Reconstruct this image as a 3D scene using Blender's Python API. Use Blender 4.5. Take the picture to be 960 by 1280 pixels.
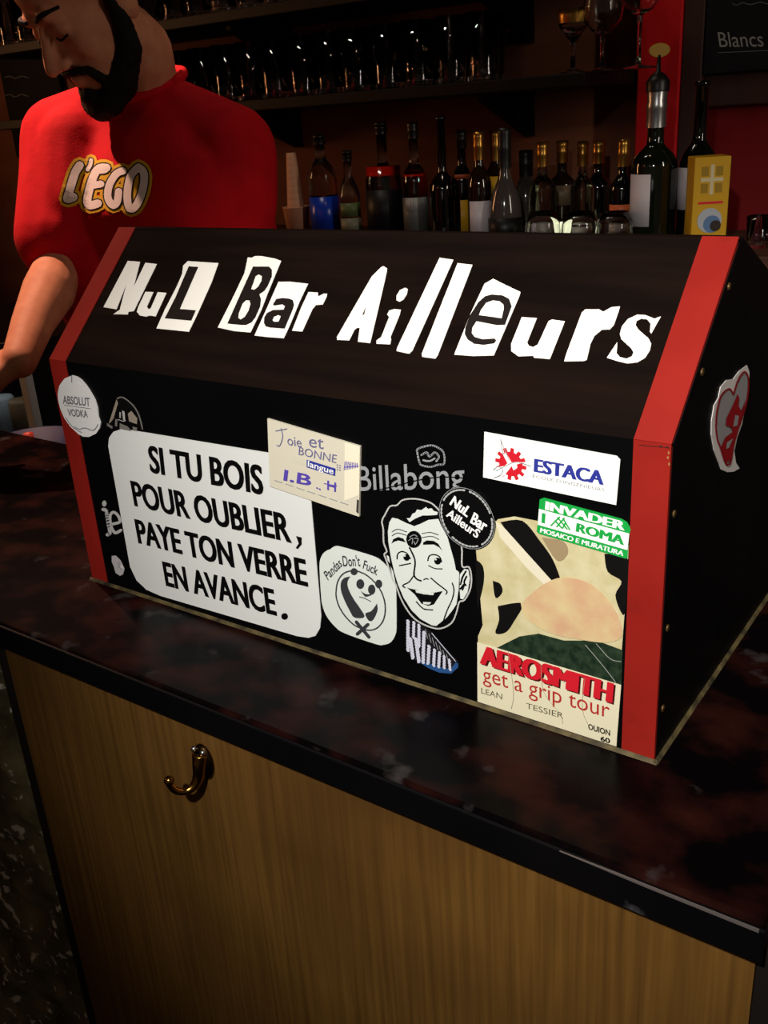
import bpy, bmesh, math, random
from mathutils import Vector, Matrix, Euler
from mathutils.geometry import tessellate_polygon
from mathutils.bvhtree import BVHTree
rnd = random.Random(7)
scn = bpy.context.scene
for o in list(bpy.data.objects): bpy.data.objects.remove(o, do_unlink=True)
COL = scn.collection
PI = math.pi

# ------------------------------------------------------------------ camera
YAW, PITCH, ROLL, FPX = 0.6377025, 0.3919921, -0.0669504, 1202.568
CAM = Vector((0.8109, -0.5632, 0.4421))
fw = Vector((-math.sin(YAW)*math.cos(PITCH), math.cos(YAW)*math.cos(PITCH), -math.sin(PITCH)))
r0 = Vector((math.cos(YAW), math.sin(YAW), 0)); u0 = r0.cross(fw)
CR = math.cos(ROLL)*r0 + math.sin(ROLL)*u0
CU = -math.sin(ROLL)*r0 + math.cos(ROLL)*u0
cd = bpy.data.cameras.new('camera'); cam = bpy.data.objects.new('camera', cd); COL.objects.link(cam)
cd.sensor_fit = 'VERTICAL'; cd.sensor_height = 24; cd.lens = 24*FPX/1280; cd.clip_start = .02
cam.matrix_world = Matrix(((CR.x, CU.x, -fw.x, CAM.x), (CR.y, CU.y, -fw.y, CAM.y), (CR.z, CU.z, -fw.z, CAM.z), (0, 0, 0, 1)))
scn.camera = cam
# ------------------------------------------------------------------ world, exposure, lights
w = bpy.data.worlds.new('world'); scn.world = w; w.use_nodes = True
w.node_tree.nodes['Background'].inputs[0].default_value = (1.0, .72, .55, 1)
w.node_tree.nodes['Background'].inputs[1].default_value = .045
scn.view_settings.view_transform = 'Standard'; scn.view_settings.look = 'None'
scn.view_settings.gamma = 1; scn.view_settings.exposure = 0; scn.view_settings.use_curve_mapping = False
scn.cycles.caustics_reflective = False; scn.cycles.caustics_refractive = False
def light(name, kind, loc, energy, color, size=.03, target=None, cone=60, blend=.6):
    l = bpy.data.lights.new(name, kind); o = bpy.data.objects.new(name, l); COL.objects.link(o)
    o.location = loc; l.energy = energy; l.color = color
    if kind in ('POINT', 'SPOT'): l.shadow_soft_size = size
    if kind == 'SPOT': l.spot_size = math.radians(cone); l.spot_blend = blend
    if target is not None: o.rotation_euler = (Vector(target) - Vector(loc)).to_track_quat('-Z', 'Y').to_euler()
    return o
light('ceiling_spot_over_box', 'SPOT', (.79, -1.02, 1.02), 122, (1, .95, .88), .03, (.50, 0, .25), 48.5, 1)
light('ceiling_spot_over_barman', 'SPOT', (-.95, .35, 1.35), 105, (1, .60, .43), .02, (-.50, .4, .3), 52, .6)
light('aisle_fill', 'POINT', (-.05, .80, 1.25), 1.2, (1, .72, .5), .02)  # unseen fill added to brighten the back bar and its glass
light('glint_light', 'POINT', (.1, -1.3, 1.1), 1.2, (1, .85, .65), .025)  # unseen point light, added for glints in the glass
light('glint_light_warm', 'POINT', (-1.1, -.8, 1.0), 1.4, (1, .40, .2), .025)  # unseen warm light, added for glints and the reddish tone at left
def glint_strip(name, loc, target, wd, ht, energy, color):  # unseen area strip, added for its streaks in the shelf glasses
    o = light(name, 'AREA', loc, energy, color, target=target); o.data.shape = 'RECTANGLE'; o.data.size = wd; o.data.size_y = ht; o.data.spread = math.radians(120)
glint_strip('glint_strip_right', (1.75, .50, .85), (-.4, 1.3, .5), .05, .9, 2.9, (1, .88, .72))  # added pale strip, brightens the back bar and streaks the glasses
glint_strip('glint_strip_left', (-2.35, .30, .8), (-.5, 1.3, .5), .05, .8, 3.2, (1, .45, .18))  # added orange strip for warm streaks on the glasses
glint_strip('glint_strip_far', (-.55, .75, 1.5), (-.6, 1.3, .5), .25, .04, .8, (1, .86, .72))  # added overhead strip for short glints on the shelf glasses

# ------------------------------------------------------------------ helpers
def ray(px, py): return fw + CR*((px-480)/FPX) - CU*((py-640)/FPX)
def on_y(px, py, Y):
    d = ray(px, py); return CAM + d*((Y-CAM.y)/d.y)
def on_z(px, py, Z):
    d = ray(px, py); return CAM + d*((Z-CAM.z)/d.z)
def on_plane(px, py, o, n):
    d = ray(px, py); return CAM + d*((o-CAM).dot(n)/d.dot(n))
def lin(c): return tuple((x/12.92 if x <= .04045 else ((x+.055)/1.055)**2.4) for x in (v/255 for v in c)) + (1,)
MATS = {}
def mat(name, rgb, rough=.5, metal=0, spec=.5, trans=0, emit=0, ior=1.45, coat=0):
    if name in MATS: return MATS[name]
    m = bpy.data.materials.new(name); m.use_nodes = True; b = m.node_tree.nodes['Principled BSDF']
    b.inputs['Base Color'].default_value = lin(rgb); b.inputs['Roughness'].default_value = rough
    b.inputs['Metallic'].default_value = metal; b.inputs['Specular IOR Level'].default_value = spec
    b.inputs['Transmission Weight'].default_value = trans; b.inputs['IOR'].default_value = ior
    b.inputs['Coat Weight'].default_value = coat
    if emit:
        b.inputs['Emission Color'].default_value = lin(rgb); b.inputs['Emission Strength'].default_value = emit
    MATS[name] = m; return m
def noisy(name, c1, c2, scale=(8, 8, 8), rough=.5, spec=.5, bump=0, lo=.35, hi=.65, detail=5, bscale=None, c3=None, c3scale=20, c3lo=.62, c3hi=.7, rough2=None):
    if name in MATS: return MATS[name]
    m = mat(name, c1, rough, 0, spec); nt = m.node_tree; N = nt.nodes; K = nt.links; b = N['Principled BSDF']
    tc = N.new('ShaderNodeTexCoord'); mp = N.new('ShaderNodeMapping'); mp.inputs['Scale'].default_value = scale
    K.new(tc.outputs['Object'], mp.inputs['Vector'])
    nz = N.new('ShaderNodeTexNoise'); nz.inputs['Scale'].default_value = 1; nz.inputs['Detail'].default_value = detail
    K.new(mp.outputs[0], nz.inputs['Vector'])
    cr = N.new('ShaderNodeValToRGB'); cr.color_ramp.elements[0].position = lo; cr.color_ramp.elements[1].position = hi
    cr.color_ramp.elements[0].color = lin(c1); cr.color_ramp.elements[1].color = lin(c2)
    K.new(nz.outputs['Fac'], cr.inputs['Fac']); out = cr.outputs['Color']
    if c3:
        n3 = N.new('ShaderNodeTexNoise'); n3.inputs['Scale'].default_value = c3scale; n3.inputs['Detail'].default_value = 4
        K.new(tc.outputs['Object'], n3.inputs['Vector'])
        r3 = N.new('ShaderNodeValToRGB'); r3.color_ramp.elements[0].position = c3lo; r3.color_ramp.elements[1].position = c3hi
        K.new(n3.outputs['Fac'], r3.inputs['Fac'])
        mx = N.new('ShaderNodeMix'); mx.data_type = 'RGBA'; K.new(r3.outputs['Color'], mx.inputs[0])
        K.new(out, mx.inputs[6]); mx.inputs[7].default_value = lin(c3); out = mx.outputs[2]
    K.new(out, b.inputs['Base Color'])
    if rough2 is not None:
        mr = N.new('ShaderNodeMapRange'); mr.inputs[3].default_value = rough; mr.inputs[4].default_value = rough2
        K.new(nz.outputs['Fac'], mr.inputs[0]); K.new(mr.outputs[0], b.inputs['Roughness'])
    if bump:
        bp = N.new('ShaderNodeBump'); bp.inputs['Strength'].default_value = bump; bp.inputs['Distance'].default_value = .004
        src = nz
        if bscale:
            src = N.new('ShaderNodeTexNoise'); src.inputs['Scale'].default_value = bscale; src.inputs['Detail'].default_value = 6
            K.new(tc.outputs['Object'], src.inputs['Vector'])
        K.new(src.outputs['Fac'], bp.inputs['Height']); K.new(bp.outputs[0], b.inputs['Normal'])
    return m
def link(name, me, parent=None, mats=None):
    o = bpy.data.objects.new(name, me); COL.objects.link(o)
    if mats:
        for m in mats: me.materials.append(m)
    if parent: o.parent = parent
    return o
def obj(name, bm, m, parent=None, smooth=False):
    me = bpy.data.meshes.new(name); bmesh.ops.recalc_face_normals(bm, faces=bm.faces); bm.to_mesh(me); bm.free()
    if smooth:
        for p in me.polygons: p.use_smooth = True
    return link(name, me, parent, [m] if not isinstance(m, list) else m)
def empty(name, loc=(0, 0, 0)):
    o = bpy.data.objects.new(name, None); COL.objects.link(o); o.location = loc; o.empty_display_size = .05; return o
def tag(o, label, cat, group=None):
    o['label'] = label; o['category'] = cat
    if group: o['group'] = group
    return o
def struct(o): o['kind'] = 'structure'; return o
def box_bm(x0, x1, y0, y1, z0, z1, bev=0, bm=None):
    bm = bm or bmesh.new()
    r = bmesh.ops.create_cube(bm, size=1)
    vs = r['verts']
    for v in vs: v.co = Vector(((x0+x1)/2 + v.co.x*(x1-x0), (y0+y1)/2 + v.co.y*(y1-y0), (z0+z1)/2 + v.co.z*(z1-z0)))
    if bev:
        es = list({e for v in vs for e in v.link_edges})
        bmesh.ops.bevel(bm, geom=es, offset=bev, segments=2, affect='EDGES', profile=.5)
    return bm
def prism_bm(poly, axis_from, axis_to, axis='x'):
    """extrude a polygon given in the two other axes between two values of an axis"""
    bm = bmesh.new()
    def P(a, q): return {'x': (a, q[0], q[1]), 'y': (q[0], a, q[1]), 'z': (q[0], q[1], a)}[axis]
    A = [bm.verts.new(P(axis_from, q)) for q in poly]; B = [bm.verts.new(P(axis_to, q)) for q in poly]
    bm.faces.new(A); bm.faces.new(B[::-1])
    n = len(poly)
    for i in range(n): bm.faces.new((A[i], A[(i+1) % n], B[(i+1) % n], B[i]))
    return bm
def lathe_bm(prof, seg=28, a0=0, a1=2*PI, bm=None, c=(0, 0, 0)):
    bm = bm or bmesh.new(); full = abs(a1-a0-2*PI) < 1e-6
    rings = []
    for r, z in prof:
        if r < 1e-6: rings.append([bm.verts.new((c[0], c[1], c[2]+z))])
        else:
            rings.append([bm.verts.new((c[0]+r*math.cos(a0+(a1-a0)*k/seg), c[1]+r*math.sin(a0+(a1-a0)*k/seg), c[2]+z)) for k in range(seg if full else seg+1)])
    for A, B in zip(rings, rings[1:]):
        n = max(len(A), len(B)); rng = range(n) if full else range(n-1)
        for k in rng:
            k2 = (k+1) % n
            if len(A) == 1 and len(B) == 1: continue
            if len(A) == 1: bm.faces.new((A[0], B[k], B[k2]))
            elif len(B) == 1: bm.faces.new((A[k], A[k2], B[0]))
            else: bm.faces.new((A[k], A[k2], B[k2], B[k]))
    return bm
def tube_bm(pts, rads, seg=12, bm=None, cap=True):
    bm = bm or bmesh.new(); pts = [Vector(p) for p in pts]
    if not hasattr(rads, '__len__'): rads = [rads]*len(pts)
    rings = []; ref = None
    for i, p in enumerate(pts):
        t = (pts[min(i+1, len(pts)-1)] - pts[max(i-1, 0)]).normalized()
        if ref is None: ref = t.orthogonal().normalized()
        ref = (ref - t*ref.dot(t)).normalized(); b = t.cross(ref)
        rings.append([bm.verts.new(p + (ref*math.cos(2*PI*k/seg) + b*math.sin(2*PI*k/seg))*rads[i]) for k in range(seg)])
    for A, B in zip(rings, rings[1:]):
        for k in range(seg): bm.faces.new((A[k], A[(k+1) % seg], B[(k+1) % seg], B[k]))
    if cap: bm.faces.new(rings[0][::-1]); bm.faces.new(rings[-1])
    return bm
def smooth_pts(pts, n=4):
    out = []; P = [Vector(p) for p in pts]
    for i in range(len(P)-1):
        a = P[max(i-1, 0)]; b = P[i]; c = P[i+1]; d = P[min(i+2, len(P)-1)]
        for k in range(n):
            t = k/n; out.append(.5*((2*b) + (c-a)*t + (2*a-5*b+4*c-d)*t*t + (3*b-a-3*c+d)*t**3))
    out.append(P[-1]); return out

# ------------------------------------------------------------------ flat printed marks on a real plane
_tc = {}
def text_geo(s, bold=0):
    k = (s, bold)
    if k in _tc: return _tc[k]
    cu = bpy.data.curves.new('t', 'FONT'); cu.body = s; cu.size = 1; cu.offset = bold; cu.resolution_u = 4; cu.fill_mode = 'BOTH'
    o = bpy.data.objects.new('t', cu); COL.objects.link(o); dg = bpy.context.evaluated_depsgraph_get(); dg.update()
    me = bpy.data.meshes.new_from_object(o.evaluated_get(dg)); me.calc_loop_triangles()
    vs = [(v.co.x, v.co.y) for v in me.vertices]; ts = [tuple(t.vertices) for t in me.loop_triangles]
    bpy.data.objects.remove(o); bpy.data.curves.remove(cu); bpy.data.meshes.remove(me)
    _tc[k] = (vs, ts); return _tc[k]
_isl = {}
def islands(s, bold):
    k = (s, bold)
    if k not in _isl:
        vs, ts = text_geo(s, bold); par = list(range(len(vs)))
        def find(i):
            while par[i] != i: par[i] = par[par[i]]; i = par[i]
            return i
        for t in ts:
            par[find(t[0])] = find(t[1]); par[find(t[1])] = find(t[2])
        order = sorted({find(i) for i in range(len(vs))}, key=lambda r: vs[r][0]); _isl[k] = [order.index(find(i)) for i in range(len(vs))]
    return _isl[k]
CAPH = {}
def caph(bold):
    if bold not in CAPH: CAPH[bold] = max(v[1] for v in text_geo('H', bold)[0])
    return CAPH[bold]
def scr(x0, y0, s): return lambda pts: [(x0+a/s, y0+b/s) for a, b in pts]
class Marks:
    """flat sheet and its print, lying on the plane through o with normal n"""
    def __init__(self, o, n, z0=.0005, fn=None):
        self.o = Vector(o); self.n = Vector(n).normalized(); self.z0 = z0; self.v = []; self.f = []; self.mi = []; self.ms = []; self.k = 0
    def m(self, m):
        if m not in self.ms: self.ms.append(m)
        return self.ms.index(m)
    def P(self, px, h): return on_plane(px[0], px[1], self.o, self.n) + self.n*h
    def fill(self, pts2, tris, m, h):
        self.k += 1; h += (self.k % 20)*1e-5      # sheets of ink never share one plane exactly
        b = len(self.v); self.v += [self.P(p, h) for p in pts2]
        for t in tris: self.f.append([b+i for i in t]); self.mi.append(self.m(m))
    def poly(self, pts, m, layer=1, holes=()):
        loops = [[Vector((x, y, 0)) for x, y in L] for L in (pts,)+tuple(holes)]
        tris = tessellate_polygon(loops); flat = [q for L in (pts,)+tuple(holes) for q in L]
        self.fill(flat, tris, m, self.z0 + .00022*layer)
    def slab(self, pts, m, layer=0):
        self.poly(pts, m, layer); h = self.z0 + .00022*layer
        n = len(pts); b = len(self.v); self.v += [self.P(p, h) for p in pts] + [self.P(p, .00005) for p in pts]
        for i in range(n):
            j = (i+1) % n; self.f.append([b+i, b+j, b+n+j, b+n+i]); self.mi.append(self.m(m))
    def circle(self, c, r, m, layer=1, ry=None, n=24, rot=0):
        ry = ry or r; self.poly([(c[0]+r*math.cos(2*PI*k/n)*math.cos(rot)-ry*math.sin(2*PI*k/n)*math.sin(rot), c[1]+r*math.cos(2*PI*k/n)*math.sin(rot)+ry*math.sin(2*PI*k/n)*math.cos(rot)) for k in range(n)], m, layer)
    def stroke(self, pts, wd, m, layer=1, smooth=True, closed=False):
        if closed: pts = list(pts)+[pts[0]]
        if smooth and len(pts) > 2: pts = [(q.x, q.y) for q in smooth_pts([(a, b, 0) for a, b in pts])]
        for (x0, y0), (x1, y1) in zip(pts, pts[1:]):
            dx, dy = x1-x0, y1-y0; L = math.hypot(dx, dy)
            if L < 1e-6: continue
            nx, ny = -dy/L*wd/2, dx/L*wd/2
            self.fill([(x0+nx, y0+ny), (x1+nx, y1+ny), (x1-nx, y1-ny), (x0-nx, y0-ny)], [(0, 1, 2), (0, 2, 3)], m, self.z0+.00022*layer)
        for x, y in pts:
            self.fill([(x+wd/2*math.cos(k*PI/4), y+wd/2*math.sin(k*PI/4)) for k in range(8)], [(0, k, k+1) for k in range(1, 7)], m, self.z0+.00022*layer)
    def text(self, s, p0, p1, p2, m, layer=1, bold=0, fat=0, curve=0):
        """p0 baseline left, p1 baseline right, p2 top of the capitals above p0"""
        if 'M' in s: fat = max(fat, bold*.35); bold = 0      # the offset M would close its feet
        vs, ts = text_geo(s, bold); x0 = min(v[0] for v in vs); x1 = max(v[0] for v in vs); ch = caph(bold)
        A = on_plane(*p0, self.o, self.n); B = on_plane(*p1, self.o, self.n); C = on_plane(*p2, self.o, self.n)
        h = self.z0 + .00022*layer
        for k in ((0,) if not fat else (-fat, 0, fat)):
            b = len(self.v); self.k += 1; lev = islands(s, bold)
            for (x, y), li in zip(vs, lev):
                t = (x-x0)/(x1-x0)
                self.v.append(A + (B-A)*(t*(1-2*abs(fat)) + abs(fat) + k) + (C-A)*(y/ch + curve*math.sin(PI*t)) + self.n*(h + (self.k % 5)*3e-5 + (li % 2)*1.4e-5))
            for q in ts: self.f.append([b+i for i in q]); self.mi.append(self.m(m))
    def build(self, name, parent=None, label=None):
        me = bpy.data.meshes.new(name); me.from_pydata(self.v, [], self.f)
        for i, p in zip(self.mi, me.polygons): p.material_index = i
        bm = bmesh.new(); bm.from_mesh(me)
        for f in bm.faces:
            f.normal_update()
            if abs(f.normal.dot(self.n)) > .5 and f.normal.dot(self.n) < 0: f.normal_flip()
        bm.to_mesh(me); bm.free()
        o = link(name, me, parent, self.ms)
        if label: o['label'] = label
        return o
def sm(pts): return [(v.x, v.y) for v in smooth_pts([(a, b, 0) for a, b in list(pts)+[pts[0]]], 4)[:-1]]
def paper(name, rgb, rough=.45): return mat('paper_'+name, rgb, rough, 0, .35)
WHITE = paper('white', (250, 250, 248)); CREAM = paper('cream', (226, 220, 190)); BLK = paper('black', (9, 9, 10), .35)
SIGNW = paper('sign', (224, 227, 226)); PALE = paper('pale', (218, 226, 221)); GREY = paper('grey', (150, 155, 158))
RED = paper('red', (205, 30, 45)); BLUE = paper('blue', (45, 55, 150)); GREEN = paper('green', (25, 165, 70)); INK = paper('ink', (60, 50, 150))

# ------------------------------------------------------------------ dimensions
L, H, S, T, DEP = .62, .2406, .1112, .3514, .30
CF, CB, CTH, XE = -.1123, .30, .0295, .7267     # counter front, back, thickness, right end
FLOOR = -1.10; WALLY = 1.44; BACKZ = .195

# ------------------------------------------------------------------ structure
m_floor = noisy('floor_boards', (30, 22, 18), (48, 36, 28), (3, 12, 3), .5)
m_wall = noisy('wall_brown', (104, 62, 44), (122, 76, 56), (3, 3, 14), .7, .2)
m_redwall = noisy('wall_red', (116, 8, 14), (128, 11, 18), (4, 4, 4), .6, .3)
struct(obj('floor', box_bm(-3.2, 2.6, -2.6, WALLY+.1, FLOOR-.05, FLOOR), m_floor))
struct(obj('wall_back', box_bm(-3.2, 2.6, WALLY, WALLY+.1, FLOOR, 1.6), m_wall))
struct(obj('wall_left', box_bm(-3.3, -3.2, -2.6, WALLY+.1, FLOOR, 1.6), m_wall))
struct(obj('ceiling', box_bm(-3.3, 2.6, -2.6, WALLY+.1, 1.6, 1.65), mat('ceiling_dark', (40, 30, 28), .8)))
struct(obj('trim_1', box_bm(.045, .128, 1.38, WALLY, FLOOR, 1.6, .003), noisy('pillar_red', (200, 16, 26), (214, 22, 30), (4, 4, 4), .6, .3)))
struct(obj('trim_2', box_bm(.128, .168, 1.385, WALLY, FLOOR, 1.6, .003), noisy('post_brown', (48, 26, 20), (58, 32, 24), (20, 20, 3), .6)))
struct(obj('trim_3', box_bm(.168, 2.6, 1.40, WALLY, .415, .47, .003), MATS['post_brown']))
struct(obj('wall_rear', box_bm(.168, 2.6, 1.425, WALLY, FLOOR, .415), m_redwall))

# ------------------------------------------------------------------ stone pillar below the bar
m_stone = noisy('rough_stone', (74, 69, 48), (132, 125, 90), (14, 14, 14), .9, .2, .9, c3=(225, 222, 205), c3scale=55, c3lo=.60, c3hi=.66, bscale=60)
bm = bmesh.new()
from mathutils import noise as mnoise
nx, nz = 90, 120
def sx(i): return -.75 + .70*i/nx
grid = []
for j in range(nz+1):
    row = []
    for i in range(nx+1):
        x = sx(i); z = FLOOR + (-.037-FLOOR)*j/nz
        d = .012*mnoise.noise(Vector((x*9, 1, z*9))) + .010*mnoise.noise(Vector((x*28, 4, z*28))) + .005*mnoise.noise(Vector((x*70, 9, z*70)))
        row.append(bm.verts.new((x - (.004 + .006*mnoise.noise(Vector((2, 5, z*14))) if i == nx else 0), -.078 - d, z)))
    grid.append(row)
for j in range(nz):
    for i in range(nx): bm.faces.new((grid[j][i], grid[j][i+1], grid[j+1][i+1], grid[j+1][i]))
for j in range(nz):
    for i, y in ((0, .24), (nx, .24)):
        a, b = grid[j][i].co, grid[j+1][i].co
        q = [bm.verts.new(c) for c in ((a.x, a.y, a.z), (b.x, b.y, b.z), (b.x, y, b.z), (a.x, y, a.z))]; bm.faces.new(q)
q = [bm.verts.new(c) for c in ((-.75, .24, FLOOR), (-.05, .24, FLOOR), (-.05, .24, -.037), (-.75, .24, -.037))]; bm.faces.new(q)
struct(obj('wall_stone', bm, m_stone, None, True))

# ------------------------------------------------------------------ bar counter
m_granite = noisy('granite', (5, 3, 4), (44, 18, 13), (16, 20, 16), .24, .08, 0, .46, .74, 8, c3=(58, 54, 54), c3scale=24, c3lo=.62, c3hi=.76, rough2=.34)
m_edge = noisy('counter_edge', (5, 5, 7), (9, 8, 10), (9, 9, 9), .4, .25, c3=(90, 90, 94), c3scale=17, c3lo=.64, c3hi=.72)
m_oak = noisy('oak_panel', (90, 62, 26), (122, 87, 39), (170, 170, 4.5), .5, .3, .12, .3, .7, 6, c3=(72, 48, 20), c3scale=3.2, c3lo=.42, c3hi=.75)
bar = tag(empty('bar_counter', (.1, .1, FLOOR)), 'bar counter with dark mottled stone top and oak veneer front', 'bar counter')
def local(o, par):
    o.parent = par; o.matrix_parent_inverse = Matrix.Translation(-Vector(par.location)); return o
bm = box_bm(-1.6, XE, CF+.002, CB, -CTH, 0, .003)
local(obj('worktop', bm, m_granite), bar)
e = local(obj('edge_band', box_bm(-1.6, XE+.0015, CF-.001, CF+.0021, -CTH+.001, -.003, .001), m_edge), bar); e['label'] = 'black front edge of the worktop, scuffed grey in places'
bm = prism_bm([(.600, -.0030), (.64, -.0024), (XE-.002, -.0022), (XE-.002, -.0044), (.66, -.0042)], CF-.0019, CF-.0008, 'y')
e = local(obj('edge_strip', bm, mat('bare_metal', (120, 112, 110), .45, .5)), bar); e['label'] = 'worn pale line along the top edge'
local(obj('front_panel', box_bm(-.029, .722, -.10, -.082, FLOOR, -CTH), m_oak), bar)
local(obj('end_panel', box_bm(.7225, .742, -.098, CB-.02, FLOOR, -CTH), mat('end_black', (22, 16, 14), .6)), bar)
local(obj('trim_strip', box_bm(-.049, -.0295, -.098, -.07, FLOOR, -CTH), mat('trim_black', (24, 17, 13), .6)), bar)
local(obj('back_panel', box_bm(-1.6, .722, CB-.03, CB-.012, FLOOR, -CTH), mat('end_black', (22, 16, 14), .6)), bar)
us = tag(obj('under_shelf', box_bm(-1.5, -.53, CB-.011, CB+.15, -.16, -.13, .003), mat('steel_dark', (70, 70, 74), .35, .8)), 'steel shelf fixed behind the bar counter', 'shelf')
# coat hook
m_brass = mat('old_brass', (150, 112, 52), .22, 1)
hk = tag(empty('coat_hook', (.247, -.1, -.07)), 'brass single coat hook screwed to the oak bar front', 'coat hook')
bm = bmesh.new(); prof = [(0, .0), (.0120, 0), (.0120, .002), (.0100, .0045), (0, .0055)]
bm = lathe_bm(prof, 24); bmesh.ops.scale(bm, vec=(1, 1.5, 1), verts=bm.verts); bmesh.ops.rotate(bm, matrix=Matrix.Rotation(PI/2, 3, 'X'), verts=bm.verts)
bmesh.ops.translate(bm, vec=(0, 0, -.008), verts=bm.verts)
obj('back_plate', bm, mat('dark_brass', (70, 52, 30), .3, 1), hk, True)
pts = smooth_pts([(.001, -.004, .002), (.001, -.007, -.008), (0, -.009, -.018), (-.002, -.014, -.026), (-.006, -.022, -.0285), (-.010, -.029, -.024), (-.012, -.032, -.016), (-.012, -.032, -.013)], 5)
n = len(pts); obj('hook_arm', tube_bm(pts, [.0078 - .0046*min(1, i/(n*.55)) for i in range(n)], 14), m_brass, hk, True)
bm = bmesh.new(); bmesh.ops.create_uvsphere(bm, u_segments=16, v_segments=10, radius=.0045); bmesh.ops.translate(bm, vec=(-.012, -.032, -.0125), verts=bm.verts)
obj('ball_tip', bm, m_brass, hk, True)
for dx in (-.0055, .0055):
    bm = bmesh.new(); bmesh.ops.create_uvsphere(bm, u_segments=12, v_segments=8, radius=.003); bmesh.ops.translate(bm, vec=(dx, -.005, .006), verts=bm.verts)
    obj('screw', bm, mat('steel', (190, 190, 190), .25, 1), hk, True)
hk.location = (.2530, -.1, -.0665)

# ------------------------------------------------------------------ the slant-top box
bx = tag(empty('slant_top_box', (L/2, .15, 0)), 'black wooden slant-top box with red edges covered in stickers on the bar counter', 'box')
def bp(name, bm, m, label=None, smooth=False):
    o = local(obj(name, bm, m, None, smooth), bx)
    if label: o['label'] = label
    return o
m_black = noisy('black_paint', (3, 3, 4), (6, 6, 7), (5, 40, 5), .45, .15, .05)
m_slope = noisy('dark_brown_wood', (14, 8, 6), (26, 15, 11), (5, 60, 60), .75, .05, .12, .3, .7, 8)
m_redp = noisy('red_paint', (138, 29, 23), (154, 36, 28), (9, 9, 9), .55, .15, .06, c3=(110, 26, 22), c3scale=14, c3lo=.66, c3hi=.8)
SW = .0245
prof = [(0, .001), (0, H), (S, T), (S+.012, T), (DEP, .27), (DEP, .001)]
def inset_profile(t):
    return [(t, .001), (t, H-.001), (S+.002, T-t*1.2), (S+.012, T-t*1.2), (DEP-t, .27-t*.7), (DEP-t, .001)]
bp('side_panel', prism_bm(inset_profile(.004), .001, .013), m_black)
bp('side_panel', prism_bm([(y, z) for y, z in [(.002, .001), (.002, H), (S+.001, T-.003), (S+.012, T-.003), (DEP, .268), (DEP, .001)]], L-.013, L+.0006), m_black)
bp('front_panel', box_bm(SW, L-SW, .0, .012, .001, H), m_black)
n_s = Vector((0, -(T-H), S)).normalized(); d_s = Vector((0, S, T-H)); sl = d_s.length; d_s.normalize()
def slope_board(x0, x1, v0, v1, th, off=0):
    bm = bmesh.new(); o = Vector((0, 0, H))
    c = [o + d_s*v + n_s*h for v, h in ((v0, off-th), (v1, off-th), (v1, off), (v0, off))]
    A = [bm.verts.new((x0, p.y, p.z)) for p in c]; B = [bm.verts.new((x1, p.y, p.z)) for p in c]
    bm.faces.new(A); bm.faces.new(B[::-1])
    for i in range(4): bm.faces.new((A[i], A[(i+1) % 4], B[(i+1) % 4], B[i]))
    return bm
bp('sloped_panel', slope_board(SW, L-SW, 0, sl, .01), m_slope, 'dark brown grained wooden sloped panel')
for x0, x1 in ((0, SW), (L-SW, L)):
    bp('edge_strip', box_bm(x0, x1, -.0008, .010, .001, H), m_redp, 'red painted upright edge')
    bp('edge_strip', slope_board(x0, x1, -.0003, sl, .0095, .0008), m_redp, 'red painted sloping edge')
bp('ridge_cap', box_bm(0, L, S-.002, S+.013, T-.008, T-.0003, .001), m_slope)
bp('rear_panel', prism_bm([(S+.012, T-.001), (DEP, .27), (DEP, .001), (DEP-.01, .001), (DEP-.01, .263), (S+.012, T-.012)], SW, L-SW), m_black)
m_seal = noisy('old_sealant', (96, 84, 52), (38, 33, 24), (60, 60, 60), .6, .3, .3)
s_ = .0028
bp('sealant_bead', prism_bm([(-.0009-s_, .0003), (-.0009, .0003), (-.0009, s_)], -s_, L+s_), m_seal, 'yellowed sealant line along the front foot')
bm = bmesh.new()
A = [bm.verts.new(c) for c in ((L+.0007, -s_, .0003), (L+.0007+s_, -s_, .0003), (L+.0007, -s_, s_))]; B = [bm.verts.new(c) for c in ((L+.0007, DEP-.005, .0003), (L+.0007+s_, DEP-.005, .0003), (L+.0007, DEP-.005, s_))]
bm.faces.new(A); bm.faces.new(B[::-1])
for i in range(3): bm.faces.new((A[i], A[(i+1) % 3], B[(i+1) % 3], B[i]))
bp('sealant_bead', bm, m_seal, 'yellowed sealant line along the right foot')
for y, z in ((.006, .19), (.006, .105), (.006, .04), (.045, .275), (.09, .322)):
    bm = lathe_bm([(0, 0), (.0028, 0), (.0024, .0009), (0, .0011)], 12); bmesh.ops.rotate(bm, matrix=Matrix.Rotation(PI/2, 3, 'Y'), verts=bm.verts)
    bmesh.ops.translate(bm, vec=(L+.0006, y+.004, z), verts=bm.verts)
    bp('nail_head', bm, mat('nail', (120, 95, 60), .4, .8))

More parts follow.
